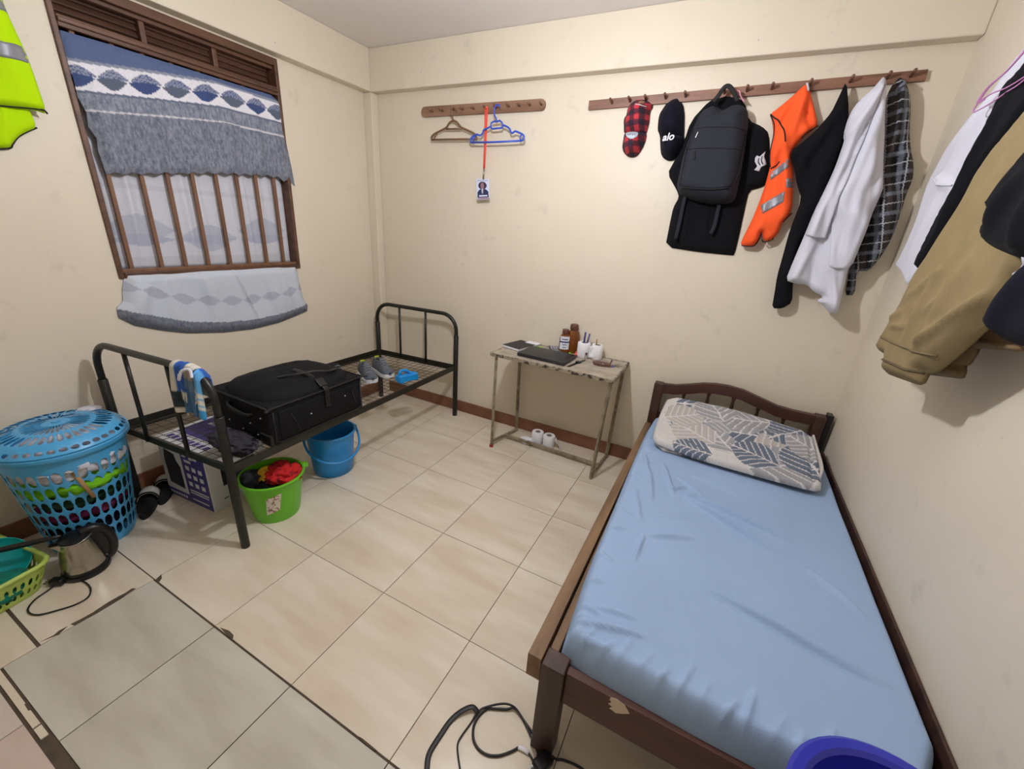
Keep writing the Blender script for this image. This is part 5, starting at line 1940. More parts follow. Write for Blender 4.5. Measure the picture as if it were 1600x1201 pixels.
# ================================================================== PEG RACKS
def peg(parent, x, z, m, ln=0.075, y0=-0.022, ax='back', r=0.009):
    if ax == 'back':
        a, b = Vector((x, y0 + 0.004, z)), Vector((x, y0 - ln, z + 0.010))
    elif ax == 'right':
        a, b = Vector((y0, x, z)), Vector((y0 - ln, x, z + 0.010))
    else:
        a, b = Vector((y0, x, z)), Vector((y0 + ln, x, z + 0.010))
    return tube('peg', [a, a.lerp(b, 0.75), b], [r * 0.9, r, r * 0.9], m, parent, seg=8)


rk = thing('peg_rack', (0.95, 0, 2.24), 'short wooden peg rack with rounded ends holding two hangers', 'rack')
o_ = []
x0_, x1_, zA, zB = 0.462, 1.432, 2.243, 2.306
for k in range(7):
    a = PI / 2 + PI * k / 6
    o_.append((x0_ + 0.026 + 0.026 * math.cos(a), (zA + zB) / 2 + (zB - zA) / 2 * math.sin(a)))
for k in range(7):
    a = -PI / 2 + PI * k / 6
    o_.append((x1_ - 0.026 + 0.026 * math.cos(a), (zA + zB) / 2 + (zB - zA) / 2 * math.sin(a)))
prism('board', o_, (0.0, 0.02), lambda u, v, n: (u, -0.001 - n, v), M_WOODRACK, rk)
for x in (0.562, 0.652, 0.744, 0.823, 0.911, 1.006, 1.085, 1.18, 1.255, 1.33, 1.41):
    peg(rk, x, 2.272, M_WOODRACK, 0.042, -0.018, r=0.007)
rk2 = thing('peg_rack', (2.49, 0, 2.23), 'long wooden peg rack carrying caps, bag and clothes', 'rack')
prism('board', [(1.718, 2.232), (3.268, 2.274), (3.264, 2.316), (1.718, 2.279)], (0.0, 0.02), lambda u, v, n: (u, -0.001 - n, v), M_WOODRACK2, rk2)
PEGX = [1.86, 1.965, 2.055, 2.16, 2.264, 2.455, 2.56, 2.671, 2.83, 2.99, 3.125, 3.21]
for x in PEGX:
    peg(rk2, x, 2.255 + (x - 1.72) * 0.026, M_WOODRACK2, 0.05, r=0.0075)

# ------------------------------------------------------------------ hangers
h8 = crop(640, 130, 6.004)


def pline(pts, y):
    return [at(x, yy2, 1, y) for x, yy2 in h8(pts)]


M_BROWNPL = mat('brown_plastic', (118, 88, 60), rough=0.4)
hg = thing('clothes_hanger', (0.75, -0.045, 2.1), 'empty brown plastic hanger on the short peg rack', 'hanger', 'empty hangers')
tube('hook', pline([(440, 262), (425, 232), (398, 240), (390, 280), (402, 315), (412, 350)], -0.045), 0.0048, M_BROWNPL, hg, seg=8, smooth_n=5)
tube('shoulder_arms', pline([(210, 528), (208, 505), (230, 478), (290, 445), (345, 415), (372, 372), (412, 352), (450, 372), (482, 412), (540, 440), (600, 470), (626, 500), (628, 525)], -0.045),
     0.0066, M_BROWNPL, hg, seg=8, smooth_n=4)
tube('neck_bar', pline([(345, 430), (485, 427)], -0.045), 0.006, M_BROWNPL, hg, seg=8)
tube('trouser_bar', pline([(208, 530), (420, 526), (628, 524)], -0.045), 0.0066, M_BROWNPL, hg, seg=8)
tube('strap_notch', pline([(228, 528), (240, 495), (262, 472)], -0.045), 0.004, M_BROWNPL, hg, seg=6)
M_BLUEPL = mat('royal_blue_plastic', (50, 84, 196), rough=0.35)
hg2 = thing('clothes_hanger', (1.1, -0.075, 2.08), 'empty royal blue plastic hanger beside the orange lanyard', 'hanger', 'empty hangers')
tube('hook', pline([(845, 225), (838, 205), (815, 205), (798, 235), (795, 290), (812, 330), (818, 360)], -0.07), 0.0048, M_BLUEPL, hg2, seg=8, smooth_n=5)
tube('neck_loop', pline([(762, 410), (765, 375), (790, 358), (818, 360), (845, 350), (866, 368), (876, 400), (868, 418), (775, 428)], -0.07), 0.0058, M_BLUEPL, hg2, seg=8, closed=True)
tube('shoulder_arms', pline([(762, 405), (725, 425), (695, 440), (685, 470), (660, 490), (630, 480), (600, 495), (575, 520), (574, 552), (600, 558)], -0.07), 0.006, M_BLUEPL, hg2, seg=8, smooth_n=3)
tube('shoulder_arms', pline([(876, 392), (915, 408), (940, 430), (950, 458), (968, 466), (990, 450), (1030, 465), (1062, 482), (1074, 505), (1062, 535), (1040, 540)], -0.07), 0.006, M_BLUEPL, hg2,
     seg=8, smooth_n=3)
tube('trouser_bar', pline([(580, 556), (800, 552), (1040, 540)], -0.07), 0.006, M_BLUEPL, hg2, seg=8)
tube('strap_notch', pline([(1040, 535), (1035, 505), (1050, 485)], -0.07), 0.005, M_BLUEPL, hg2, seg=6)
tube('strap_notch', pline([(602, 555), (598, 520), (615, 495)], -0.07), 0.005, M_BLUEPL, hg2, seg=6)
# lanyard
M_LAN = mat('coral_lanyard_ribbon', (240, 88, 70), rough=0.7)
ln_ = thing('lanyard_badge', (1.0, -0.06, 1.7), 'coral lanyard with printed name badge on the short peg rack', 'lanyard')
tube('ribbon', pline([(712, 232), (708, 400), (703, 600), (696, 800)], -0.055), 0.0065, M_LAN, ln_, seg=6, flat=0.15, up=(0, 1, 0))
tube('ribbon', pline([(728, 232), (722, 400), (712, 600), (702, 800)], -0.06), 0.0065, M_LAN, ln_, seg=6, flat=0.15, up=(0, 1, 0))
tube('ribbon', pline([(710, 236), (718, 224), (730, 236)], -0.058), 0.006, M_LAN, ln_, seg=6)
tube('clip', pline([(697, 800), (694, 850), (692, 900)], -0.058), 0.0055, M_CHROME, ln_, seg=8)
cC = [at(x, y, 1, -0.05) for x, y in h8([(624, 898), (745, 898), (752, 1088), (632, 1094)])]
cq = [(p.x, p.z) for p in cC]


def cardpt(a, b):
    """a,b in 0..1 from the card's lower left"""
    bl_, br_, tr_, tl_ = Vector(cq[3]), Vector(cq[2]), Vector(cq[1]), Vector(cq[0])
    p = bl_.lerp(br_, a).lerp(tl_.lerp(tr_, a), b)
    return (p.x, p.y)


cd_ = prism('badge_card', [cardpt(0, 0), cardpt(1, 0), cardpt(1, 1), cardpt(0, 1)], (0, 0.002), lambda u, v, n: (u, -0.05 - n, v), mat('badge_white', (214, 218, 240), rough=0.3), ln_)


def cprint(name, pts, m, k):
    prism(name, [cardpt(a, b) for a, b in pts], (0, 0.0005), lambda u, v, n: (u, -0.0521 - 0.0004 * k - n, v), m, cd_)


def ell(cx_, cy_, rx, ry, n=16):
    return [(cx_ + rx * math.cos(2 * PI * k / n), cy_ + ry * math.sin(2 * PI * k / n)) for k in range(n)]


cprint('jacket_print', [(0.06, 0.1), (0.94, 0.1), (0.92, 0.38), (0.78, 0.48), (0.6, 0.53), (0.4, 0.53), (0.22, 0.48), (0.08, 0.36)], mat('ink_navy', (48, 52, 88), rough=0.4), 0)
cprint('hair_print', ell(0.49, 0.68, 0.33, 0.19), mat('ink_hair', (62, 52, 74), rough=0.4), 1)
cprint('face_print', ell(0.48, 0.67, 0.13, 0.15), mat('ink_face', (150, 112, 122), rough=0.4), 2)
cprint('collar_print', [(0.40, 0.53), (0.55, 0.53), (0.52, 0.30), (0.42, 0.30)], mat('ink_shirt', (186, 184, 198), rough=0.4), 2)
cprint('name_print', [(0.2, 0.15), (0.84, 0.15), (0.84, 0.22), (0.2, 0.22)], mat('ink_white', (220, 222, 240), rough=0.4), 3)
cprint('footer_print', [(0.06, 0.02), (0.98, 0.02), (0.98, 0.08), (0.06, 0.08)], mat('ink_mauve', (160, 120, 140), rough=0.4), 1)
cprint('header_print', [(0.1, 0.91), (0.9, 0.91), (0.9, 0.935), (0.1, 0.935)], mat('ink_grey', (130, 130, 160), rough=0.4), 1)

# ================================================================== CAPS AND BAG ON THE LONG RACK
PB = Plane3('back', -0.012)
c4 = crop(960, 130, 9.238)


def check_print(s, c1, c2, c3, ang=0.15):
    a1, a2, a3 = [np.array(s2l(c)) for c in (c1, c2, c3)]

    def fn(u, v):
        x = u * math.cos(ang) + v * math.sin(ang)
        y = -u * math.sin(ang) + v * math.cos(ang)
        A = (np.floor(x / s) % 2).astype(int)
        B = (np.floor(y / s) % 2).astype(int)
        c = np.where((A + B)[:, None] == 2, a1, np.where((A + B)[:, None] == 0, a3, a2))
        return c
    return fn


M_CHECK = mat('check_cotton', (120, 60, 60), rough=0.95, attr=True, bump=0.3, bscale=350)
cap1 = thing('baseball_cap', (1.99, -0.05, 1.95), 'red and black plaid cap hanging on the long rack', 'cap')
crown1 = PB.px(c4([(285, 205), (350, 196), (430, 200), (500, 235), (535, 272), (528, 330), (500, 362), (490, 430), (482, 540), (455, 640), (430, 720), (270, 745), (112, 700), (112, 600),
                   (108, 520), (120, 470), (150, 430), (165, 340), (205, 265)]), 0.045)
fnc = check_print(0.026, (190, 52, 62), (92, 30, 46), (40, 30, 46), 0.12)
cl = Cloth(PB, crown1, depth=0.085, er=0.055, rough=0.004, rs=12, step=0.0045, rounding=1, seed=61)
cl.mesh('crown', M_CHECK, cap1, colorfn=fnc)
bill1 = PB.px(c4([(108, 700), (150, 660), (270, 640), (400, 660), (436, 700), (425, 780), (380, 900), (300, 1020), (220, 1045), (150, 1025), (92, 962), (78, 880), (98, 770)]), 0.06)
cl = Cloth(PB, bill1, depth=0.088, er=0.05, rough=0.0, step=0.0045, rounding=1, seed=62)
cl.mesh('bill', M_CHECK, cap1, colorfn=fnc, thick=0.008)
bd = PB.px(c4([(145, 690), (175, 668), (250, 664), (310, 675), (332, 715), (318, 760), (270, 795), (225, 800), (180, 775), (152, 735)]), 0.095)
bg = cl.mesh('badge', mat('pale_badge', (184, 196, 206), rough=0.7), cap1, outline=bd, lift=0.002, thick=0.0015)
for a, b in (((175, 715), (200, 745)), ((200, 745), (215, 720)), ((225, 718), (225, 745)), ((245, 722), (262, 742)), ((262, 722), (262, 745)), ((280, 720), (300, 745))):
    path_on(cl, PB.px(c4([a, b]), 0.095), 0.0016, 'lettering', mat('slate_ink', (84, 96, 110), rough=0.7), bg, 0.003, 2, 5)
gapo = PB.px(c4([(352, 300), (360, 250), (400, 232), (440, 262), (432, 302)]), 0.05)
cl1 = Cloth(PB, crown1, depth=0.085, er=0.055, rough=0.004, rs=12, step=0.0045, rounding=1, seed=61)
cl1.mesh('strap_gap', mat('rack_wood_shade', (140, 104, 80), rough=0.8), cap1, outline=gapo, lift=0.001, thick=0.001)
path_on(cl1, PB.px(c4([(310, 318), (360, 322), (400, 332), (455, 330)]), 0.06), 0.003, 'strap', mat('pale_strap', (196, 180, 176), rough=0.8), cap1, 0.002)

cap2 = thing('baseball_cap', (2.17, -0.05, 1.93), 'black cap with white embroidered lettering on the long rack', 'cap')
crown2 = PB.px(c4([(835, 188), (905, 178), (940, 230), (982, 280), (1000, 420), (996, 600), (990, 790), (800, 800), (640, 770), (634, 718), (606, 650), (615, 500), (640, 400), (700, 310), (745, 250)]), 0.045)
cl = Cloth(PB, crown2, depth=0.09, er=0.06, rough=0.003, rs=10, step=0.010, rounding=1, seed=63)
cl.mesh('crown', M_NAVY, cap2)
bill2 = PB.px(c4([(634, 740), (660, 700), (800, 690), (960, 700), (992, 740), (990, 800), (962, 900), (885, 1040), (830, 1085), (760, 1092), (690, 1060), (650, 1000), (640, 900)]), 0.06)
clb = Cloth(PB, bill2, depth=0.094, er=0.05, rough=0.0, step=0.010, rounding=1, seed=64)
clb.mesh('bill', M_NAVY, cap2, thick=0.008)
tp = at(*c4([(775, 778)])[0], 1, -0.112)
Rt = Matrix(((1, 0, 0), (0, 0, -1), (0, 1, 0))).to_4x4()
text_obj('lettering', 'alo', 0.050, 0.002, Matrix.Translation(tp) @ Matrix.Rotation(math.radians(-6), 4, 'Y') @ Rt, mat('white_thread', (232, 232, 236), rough=0.8), cap2, 0.25)

# ------------------------------------------------------------------ T-shirt under the bag
c5 = crop(900, 90, 3.638)
tsh = thing('black_tshirt', (2.5, -0.04, 1.5), 'black T-shirt with white sleeve print hanging behind the backpack', 'shirt')
PBt = Plane3('back', -0.006)
to = PBt.px(c5([(760, 230), (870, 190), (960, 240), (985, 350), (1060, 382), (1098, 420), (1106, 560), (1104, 705), (1050, 735), (985, 752), (962, 850), (930, 1000), (900, 1124),
                (880, 1124), (700, 1106), (503, 1076), (528, 945), (548, 850), (582, 790), (570, 752), (515, 655), (556, 580), (600, 500), (650, 350)]), 0.035)
ct = Cloth(PBt, to, depth=0.032, er=0.035, rough=0.008, rs=6, step=0.012, rounding=1, seed=65,
           creases=[(PBt.px(c5([(640, 800)]))[0], PBt.px(c5([(600, 1070)]))[0], 0.014, 0.02), (PBt.px(c5([(880, 800)]))[0], PBt.px(c5([(820, 1090)]))[0], 0.014, 0.025),
                    (PBt.px(c5([(740, 860)]))[0], PBt.px(c5([(720, 1090)]))[0], 0.012, 0.02), (PBt.px(c5([(1000, 420)]))[0], PBt.px(c5([(1000, 740)]))[0], 0.016, 0.02)])
ct.mesh('shirt_body', M_BLACKCLOTH, tsh)
wp = PBt.px(c5([(1078, 530), (1070, 562), (1086, 605), (1052, 622), (1042, 645), (1012, 640), (1030, 618), (1016, 592), (1018, 570), (1028, 556), (1045, 562)]), 0.04)
pr = ct.mesh('sleeve_print', mat('white_print', (206, 206, 210), rough=0.8), tsh, outline=wp, lift=0.002, thick=0.0015, step=0.006)
for a in ([(1040, 572), (1036, 592), (1046, 610)], [(1058, 560), (1054, 585), (1062, 606)]):
    path_on(ct, PBt.px(c5(a), 0.04), 0.0022, 'print_line', M_BLACKCLOTH, pr, 0.004, 4, 5)

# ------------------------------------------------------------------ backpack
c3 = crop(1020, 120, 5.717)
M_BAG = mat('charcoal_bag_fabric', (38, 41, 50), rough=0.85, spec=0.3, bump=0.4, bscale=500, var=0.12, vscale=30)
bag = thing('backpack', (2.43, -0.10, 1.72), 'charcoal black backpack hanging by its top loop on the long rack', 'backpack')
PBG = Plane3('back', -0.048)
bo = PBG.px(c3([(505, 232), (540, 218), (585, 240), (620, 262), (665, 238), (700, 218), (760, 205), (830, 225), (858, 270), (855, 400), (846, 470), (825, 640), (790, 850), (765, 960), (745, 1060),
                (700, 1118), (560, 1130), (400, 1108), (270, 1060), (218, 1030), (196, 962), (215, 870), (250, 700), (300, 540), (350, 420), (395, 320), (440, 262)]), 0.10)
cb2 = Cloth(PBG, bo, depth=0.115, er=0.075, rough=0.006, rs=6, step=0.012, rounding=1, seed=66, profile='round', grow=0.05)
cb2.mesh('bag_body', M_BAG, bag)
fp = PBG.px(c3([(420, 330), (820, 320), (830, 400), (800, 620), (745, 880), (690, 985), (560, 1000), (380, 995), (250, 985), (240, 930), (290, 700), (360, 470)]), 0.13)
fpan = cb2.mesh('front_pocket', M_BAG, bag, outline=fp, lift=0.006, thick=0.008, rounding=1)
for pts in ([(395, 452), (500, 446), (650, 446), (828, 450)], [(318, 640), (450, 636), (600, 636), (795, 642)], [(250, 985), (400, 1000), (560, 1004), (690, 990)],
            [(355, 440), (300, 620), (255, 830), (240, 960)], [(836, 470), (808, 640), (770, 830), (720, 950)]):
    path_on(cb2, PBG.px(c3(pts), 0.13), 0.003, 'zip_line', M_PIPING, bag, 0.007)
path_on(cb2, PBG.px(c3([(405, 490), (392, 520), (380, 545)]), 0.13), 0.0028, 'zip_pull', M_CHROME, bag, 0.011)
path_on(cb2, PBG.px(c3([(378, 665), (372, 700), (374, 740)]), 0.13), 0.004, 'zip_pull', M_PIPING, bag, 0.011)
tube('grab_loop', [at(x, y, 1, -0.10) for x, y in c3([(540, 222), (585, 170), (625, 110), (660, 82), (695, 95), (730, 150), (755, 215)])], 0.0105, M_PIPING, bag, seg=8, smooth_n=5, flat=0.4, up=(0, 1, 0))
for p in ([(622, 785), (610, 830), (590, 930), (566, 1030)], [(815, 830), (800, 900), (785, 960), (765, 1000)]):
    tube('shoulder_strap', [at(x, y, 1, -0.075) for x, y in c5(p)], 0.010, M_BAG, bag, seg=8, smooth_n=4, flat=0.3, up=(0, 1, 0))
tube('hang_cord', [at(x, y, 1, -0.07) for x, y in c3([(745, 120), (775, 130), (780, 165), (800, 200), (820, 225)])], 0.004, mat('pink_cord', (204, 140, 156), rough=0.8), bag, seg=6, smooth_n=4)

# ------------------------------------------------------------------ orange vest
c6 = crop(1150, 80, 2.793)


def hung(name, pts, base, depth, er, material, label, cat, off=None, hang=None, nf=0, amp=0.0, creases=(), seed=0, step=0.012, rounding=1, rough=0.006, colorfn=None,
         plane='back', cr=c6, part='cloth_body', grow=0.0, group=None, rs=6, ph=0.0, thick=0.012):
    P_ = Plane3(plane, {'back': -base, 'left': XL + base, 'right': XR - base}[plane])
    off = depth * 0.7 if off is None else off
    out = P_.px(cr(pts), off)
    cre = [(P_.px(cr([a]), off)[0], P_.px(cr([b]), off)[0], am, wd) for a, b, am, wd in creases]
    hg_ = P_.px(cr([hang]), off)[0] if hang else None
    C = Cloth(P_, out, depth=depth, er=er, hang=hg_, nf=nf, amp=amp, creases=cre, rough=rough, rs=rs, step=step, rounding=rounding, seed=seed, grow=grow, ph=ph, profile='sheet')
    V0 = P_.to3(out[0][0], min(p[1] for p in out), 0)
    T = thing(name, V0, label, cat, group)
    C.mesh(part, material, T, colorfn=colorfn, thick=thick)
    C.P, C.off, C.T, C.cr = P_, off, T, cr
    return C


def sub(C, name, pts, material, lift=0.002, thick=0.002, step=None, rounding=0):
    return C.mesh(name, material, C.T, outline=C.P.px(C.cr(pts), C.off), lift=lift, thick=thick, step=step, rounding=rounding)


def line(C, name, pts, r, material, lift=0.001, n=5):
    return path_on(C, C.P.px(C.cr(pts), C.off), r, name, material, C.T, lift, n)


vest = hung('safety_vest', [(305, 138), (318, 150), (335, 210), (362, 322), (330, 345), (290, 375), (240, 440), (252, 560), (245, 702), (205, 745), (188, 790), (160, 822), (125, 832), (110, 780), (96, 828),
                            (75, 850), (24, 850), (22, 830), (68, 740), (105, 650), (132, 570), (150, 500), (146, 440), (165, 360), (160, 300), (150, 270), (200, 232), (250, 190)],
            0.03, 0.05, 0.022, M_ORANGE, 'orange safety vest with grey reflective bands on the long rack', 'vest', hang=(310, 130), nf=12, amp=0.016, seed=71,
            creases=[((300, 180), (215, 420), 0.025, 0.02), ((215, 330), (205, 720), 0.028, 0.016), ((160, 480), (100, 780), 0.02, 0.018), ((320, 220), (300, 350), -0.015, 0.015)])
sub(vest, 'reflective_band', [(149, 532), (190, 500), (232, 468), (228, 508), (190, 535), (149, 563)], M_REFLECT)
sub(vest, 'reflective_band', [(215, 560), (249, 556), (248, 597), (215, 598)], M_REFLECT)
sub(vest, 'reflective_band', [(108, 672), (160, 640), (208, 614), (203, 660), (160, 685), (113, 710)], M_REFLECT)
for pts in ([(152, 272), (185, 310), (207, 350), (212, 400)], [(24, 848), (75, 850), (96, 828), (112, 795)], [(112, 822), (125, 832), (158, 822), (162, 812)], [(205, 745), (245, 705)],
            [(152, 512), (175, 498), (190, 480)], [(152, 275), (166, 310), (166, 360), (150, 440), (150, 505)], [(362, 322), (320, 348), (285, 378)]):
    line(vest, 'black_piping', pts, 0.0032, M_PIPING)
tb_ = sub(vest, 'hanging_tab', [(306, 136), (318, 133), (322, 160), (318, 178), (309, 176)], M_WHITECLOTH, 0.004)

# ------------------------------------------------------------------ black long garment
blk = hung('black_trousers', [(486, 122), (497, 250), (486, 350), (466, 420), (422, 560), (372, 680), (312, 800), (288, 840), (262, 930), (250, 1010), (247, 1098), (205, 1124), (158, 1124), (170, 1060), (182, 980),
                              (205, 900), (240, 770), (290, 642), (270, 580), (256, 510), (234, 438), (300, 388), (358, 335), (420, 262), (455, 190)],
           0.045, 0.055, 0.03, M_BLACKCLOTH, 'black garment with one long trouser leg hanging left of the white coat', 'garment', hang=(487, 118), nf=12, amp=0.016, seed=72,
           creases=[((470, 200), (330, 480), 0.02, 0.02), ((440, 350), (330, 620), 0.02, 0.025), ((290, 660), (200, 1080), 0.016, 0.02), ((280, 450), (330, 560), 0.014, 0.016)])
# ------------------------------------------------------------------ white coat
coat = hung('white_coat', [(650, 104), (661, 120), (656, 250), (650, 350), (646, 500), (640, 600), (602, 700), (560, 800), (510, 922), (492, 945), (482, 1000), (466, 1062), (446, 1146), (412, 1146), (386, 1112),
                           (352, 1090), (386, 1072), (340, 1050), (315, 1020), (262, 1016), (218, 1000), (250, 920), (302, 800), (342, 700), (402, 580), (442, 490), (476, 390), (471, 368), (500, 270), (540, 210),
                           (600, 160), (638, 116)],
            0.085, 0.065, 0.028, M_WHITECLOTH, 'white coat hanging on the long rack between black and plaid garments', 'coat', hang=(655, 100), nf=17, amp=0.017, seed=73, step=0.010,
            creases=[((648, 130), (470, 420), 0.03, 0.014), ((650, 150), (540, 500), 0.022, 0.014), ((470, 470), (320, 800), 0.02, 0.02), ((450, 600), (390, 930), -0.022, 0.02), ((420, 620), (405, 940), 0.03, 0.02),
                     ((545, 560), (455, 930), 0.022, 0.022), ((350, 820), (250, 1000), 0.018, 0.016), ((420, 930), (430, 1140), 0.018, 0.014), ((600, 420), (560, 760), 0.02, 0.02), ((340, 920), (330, 1020), -0.018, 0.014)])
sub(coat, 'front_panel', [(655, 135), (651, 350), (641, 600), (602, 700), (561, 800), (511, 922), (492, 945), (462, 946), (430, 946), (400, 935), (405, 880), (412, 800), (418, 700), (440, 620), (500, 470), (560, 330), (620, 200)],
    M_WHITECLOTH, 0.014, 0.006)
sub(coat, 'sleeve', [(545, 212), (600, 162), (640, 120), (612, 220), (580, 310), (545, 400), (515, 470), (480, 560), (440, 640), (415, 720), (385, 815), (345, 815), (303, 802), (342, 702), (402, 582), (443, 492), (477, 392), (473, 368), (501, 272)],
    M_WHITECLOTH, 0.026, 0.008)
sub(coat, 'pocket_flap', [(440, 575), (462, 560), (458, 590), (446, 598)], M_WHITECLOTH, 0.018, 0.003)
sub(coat, 'collar_tab', [(540, 215), (600, 165), (612, 178), (572, 228), (545, 222)], M_WHITECLOTH, 0.006, 0.004)

# ------------------------------------------------------------------ plaid shirt


def tartan(u, v):
    x = u * math.cos(0.25) + v * math.sin(0.25)
    y = -u * math.sin(0.25) + v * math.cos(0.25)
    dk, br, gy, wh = [np.array(s2l(c)) for c in ((26, 26, 30), (58, 48, 46), (134, 138, 150), (210, 210, 214))]
    c = np.tile(dk, (len(u), 1))
    fx, fy = (x / 0.075) % 1, (y / 0.085) % 1
    c[fx < 0.28] = br
    g = fy < 0.2
    c[g] = gy * 0.55 + 0.45 * c[g]
    g = (fx > 0.55) & (fx < 0.75)
    c[g] = gy * 0.45 + 0.55 * c[g]
    c[(fx > 0.88) & (fx < 0.93)] = wh * 0.8
    c[(fy > 0.58) & (fy < 0.625)] = wh * 0.8
    return c


plaid = hung('plaid_shirt', [(722, 104), (742, 128), (762, 170), (768, 250), (762, 330), (766, 420), (781, 500), (775, 560), (740, 655), (686, 812), (632, 900), (582, 960), (530, 960), (520, 1066), (478, 1066),
                             (500, 950), (540, 850), (580, 720), (610, 600), (630, 450), (645, 330), (650, 230), (682, 150)],
             0.02, 0.06, 0.03, M_CHECK, 'black and grey plaid shirt at the end of the long rack', 'shirt', hang=(725, 98), nf=13, amp=0.016, seed=74, step=0.004, colorfn=tartan,
             creases=[((720, 130), (690, 420), 0.03, 0.016), ((735, 160), (720, 640), 0.025, 0.02), ((690, 500), (600, 900), 0.02, 0.022), ((680, 440), (760, 470), 0.02, 0.014)])
line(plaid, 'collar_fold', [(690, 200), (700, 170), (725, 150), (735, 130)], 0.008, mat('grey_collar_fabric', (110, 116, 128), rough=0.9), 0.0)

# ================================================================== CLOTHES ON THE RIGHT WALL
rk3 = thing('peg_rack', (XR, -1.45, 2.24), 'wooden peg rack on the wall above the wooden bed', 'rack')
prism('board', [(-0.98, 2.25), (-0.98, 2.31), (-2.0, 2.31), (-2.0, 2.25)], (0.0, 0.02), lambda u, v, n: (XR - 0.001 - n, u, v), M_WOODRACK2, rk3)
for y in (-1.02, -1.14, -1.27, -1.42, -1.6, -1.8):
    peg(rk3, y, 2.285, M_WOODRACK2, 0.09, XR - 0.018, 'right')
c7 = crop(1340, 60, 2.146)
c8 = crop(1360, 360, 4.62)
wsh = hung('white_shirt', [(640, -60), (600, -10), (558, 40), (520, 84), (470, 160), (400, 240), (350, 310), (300, 380), (250, 470), (200, 620), (160, 710), (130, 770), (152, 790), (160, 812), (170, 838), (195, 800),
                           (210, 770), (260, 660), (340, 500), (430, 330), (500, 200), (558, 110), (660, -20)],
           0.03, 0.05, 0.02, M_WHITECLOTH, 'white shirt hanging first on the wall above the wooden bed', 'shirt', plane='right', cr=c7, seed=81, rough=0.006,
           creases=[((540, 100), (250, 560), 0.02, 0.02), ((480, 180), (190, 720), 0.016, 0.018), ((300, 460), (330, 500), 0.016, 0.016)])
line(wsh, 'pocket_edge', [(295, 465), (315, 490), (338, 492)], 0.003, M_WHITECLOTH, 0.003)
bsh = hung('black_shirt', [(680, -40), (620, 10), (558, 95), (510, 140), (450, 260), (380, 400), (300, 540), (230, 690), (192, 766), (207, 782), (240, 730), (330, 580), (420, 430), (558, 255), (700, 60)],
           0.075, 0.045, 0.02, M_BLACKCLOTH, 'black shirt squeezed between white shirt and tan trousers', 'shirt', plane='right', cr=c7, seed=82,
           creases=[((540, 160), (280, 640), 0.018, 0.02)])


def c87(L):
    """points of the closer crop expressed in the wider one"""
    return [((1360 + x / 4.62 - 1340) * 2.146, (360 + y / 4.62 - 60) * 2.146) for x, y in L]


tan = hung('tan_trousers', [(760, 20), (680, 110), (558, 254), (490, 340), (420, 440)] + c87([(440, 160), (340, 300), (250, 470), (180, 600), (100, 740), (35, 872), (115, 920), (112, 950), (80, 1030), (180, 1068),
                                                                                           (270, 1100), (302, 1085), (335, 1020), (390, 1005), (500, 912), (640, 790), (780, 650), (900, 540), (1000, 400), (1120, 260)])
           + [(640, 520), (720, 400), (800, 250), (840, 120)],
           0.115, 0.07, 0.035, M_TAN, 'tan cotton trousers with turned cuffs hanging over the wooden bed', 'trousers', plane='right', cr=c7, seed=83, rounding=0, rough=0.01, step=0.011,
           creases=[(c87([(700, 100)])[0], c87([(300, 800)])[0], 0.016, 0.02), (c87([(850, 150)])[0], c87([(420, 880)])[0], 0.022, 0.025), (c87([(930, 440)])[0], c87([(370, 880)])[0], 0.022, 0.012),
                    (c87([(420, 400)])[0], c87([(640, 280)])[0], 0.010, 0.010), (c87([(300, 480)])[0], c87([(560, 360)])[0], 0.008, 0.012), (c87([(180, 690)])[0], c87([(330, 700)])[0], 0.012, 0.010),
                    (c87([(160, 640)])[0], c87([(280, 590)])[0], 0.010, 0.010), (c87([(600, 480)])[0], c87([(450, 600)])[0], 0.010, 0.012)])
line(tan, 'cuff_seam', c87([(88, 756), (200, 805), (350, 868), (480, 905)]), 0.0035, mat('tan_seam', (120, 103, 74), rough=0.95), 0.002)
line(tan, 'cuff_fold', c87([(112, 925), (200, 965), (290, 1005), (335, 1020)]), 0.004, mat('tan_fold', (96, 82, 58), rough=0.95), 0.001)
tan2 = hung('tan_trousers', c87([(500, 905), (420, 985), (372, 1034), (480, 1046), (590, 1060), (612, 1010), (610, 965), (640, 955), (690, 880), (705, 835), (850, 850), (990, 862), (1002, 825), (900, 775), (800, 715),
                                 (900, 560), (1050, 380), (860, 460), (640, 740)]),
            0.06, 0.05, 0.02, mat('brown_tan_cotton', (122, 100, 70), rough=0.95, bump=0.25, bscale=350), 'browner tan trousers behind the front pair with only cuffs showing', 'trousers', plane='right', cr=c7, seed=84)
ups = hung('black_garment', [(860, 80), (700, 230), (558, 395), (500, 470), (470, 512), (420, 566), (436, 585), (452, 604), (428, 632), (410, 655), (424, 680), (436, 702), (480, 722), (522, 738), (600, 745), (720, 700), (860, 520)],
           0.20, 0.05, 0.025, M_BLACKCLOTH, 'black garment with ragged edge in front of the tan trousers', 'garment', plane='right', cr=c7, seed=85, rounding=0,
           creases=[((600, 450), (470, 640), 0.02, 0.02), ((640, 520), (560, 720), 0.02, 0.025)])
whs = hung('white_cloth', [(640, 640), (556, 700), (535, 738), (556, 740), (530, 780), (504, 826), (520, 824), (558, 770), (640, 700)],
           0.20, 0.03, 0.012, M_WHITECLOTH, 'white cloth edge peeking out under the black garment', 'cloth', plane='right', cr=c7, seed=86)
nav = hung('navy_garment', [(760, 620), (640, 700), (558, 778), (500, 832), (450, 905), (408, 968), (440, 990), (470, 1010), (515, 1025), (558, 1036), (680, 1040), (800, 900)],
           0.19, 0.055, 0.03, M_NAVY, 'dark navy garment hanging lowest at the right edge', 'garment', plane='right', cr=c7, seed=87, rounding=0,
           creases=[((640, 760), (470, 990), 0.02, 0.03)])
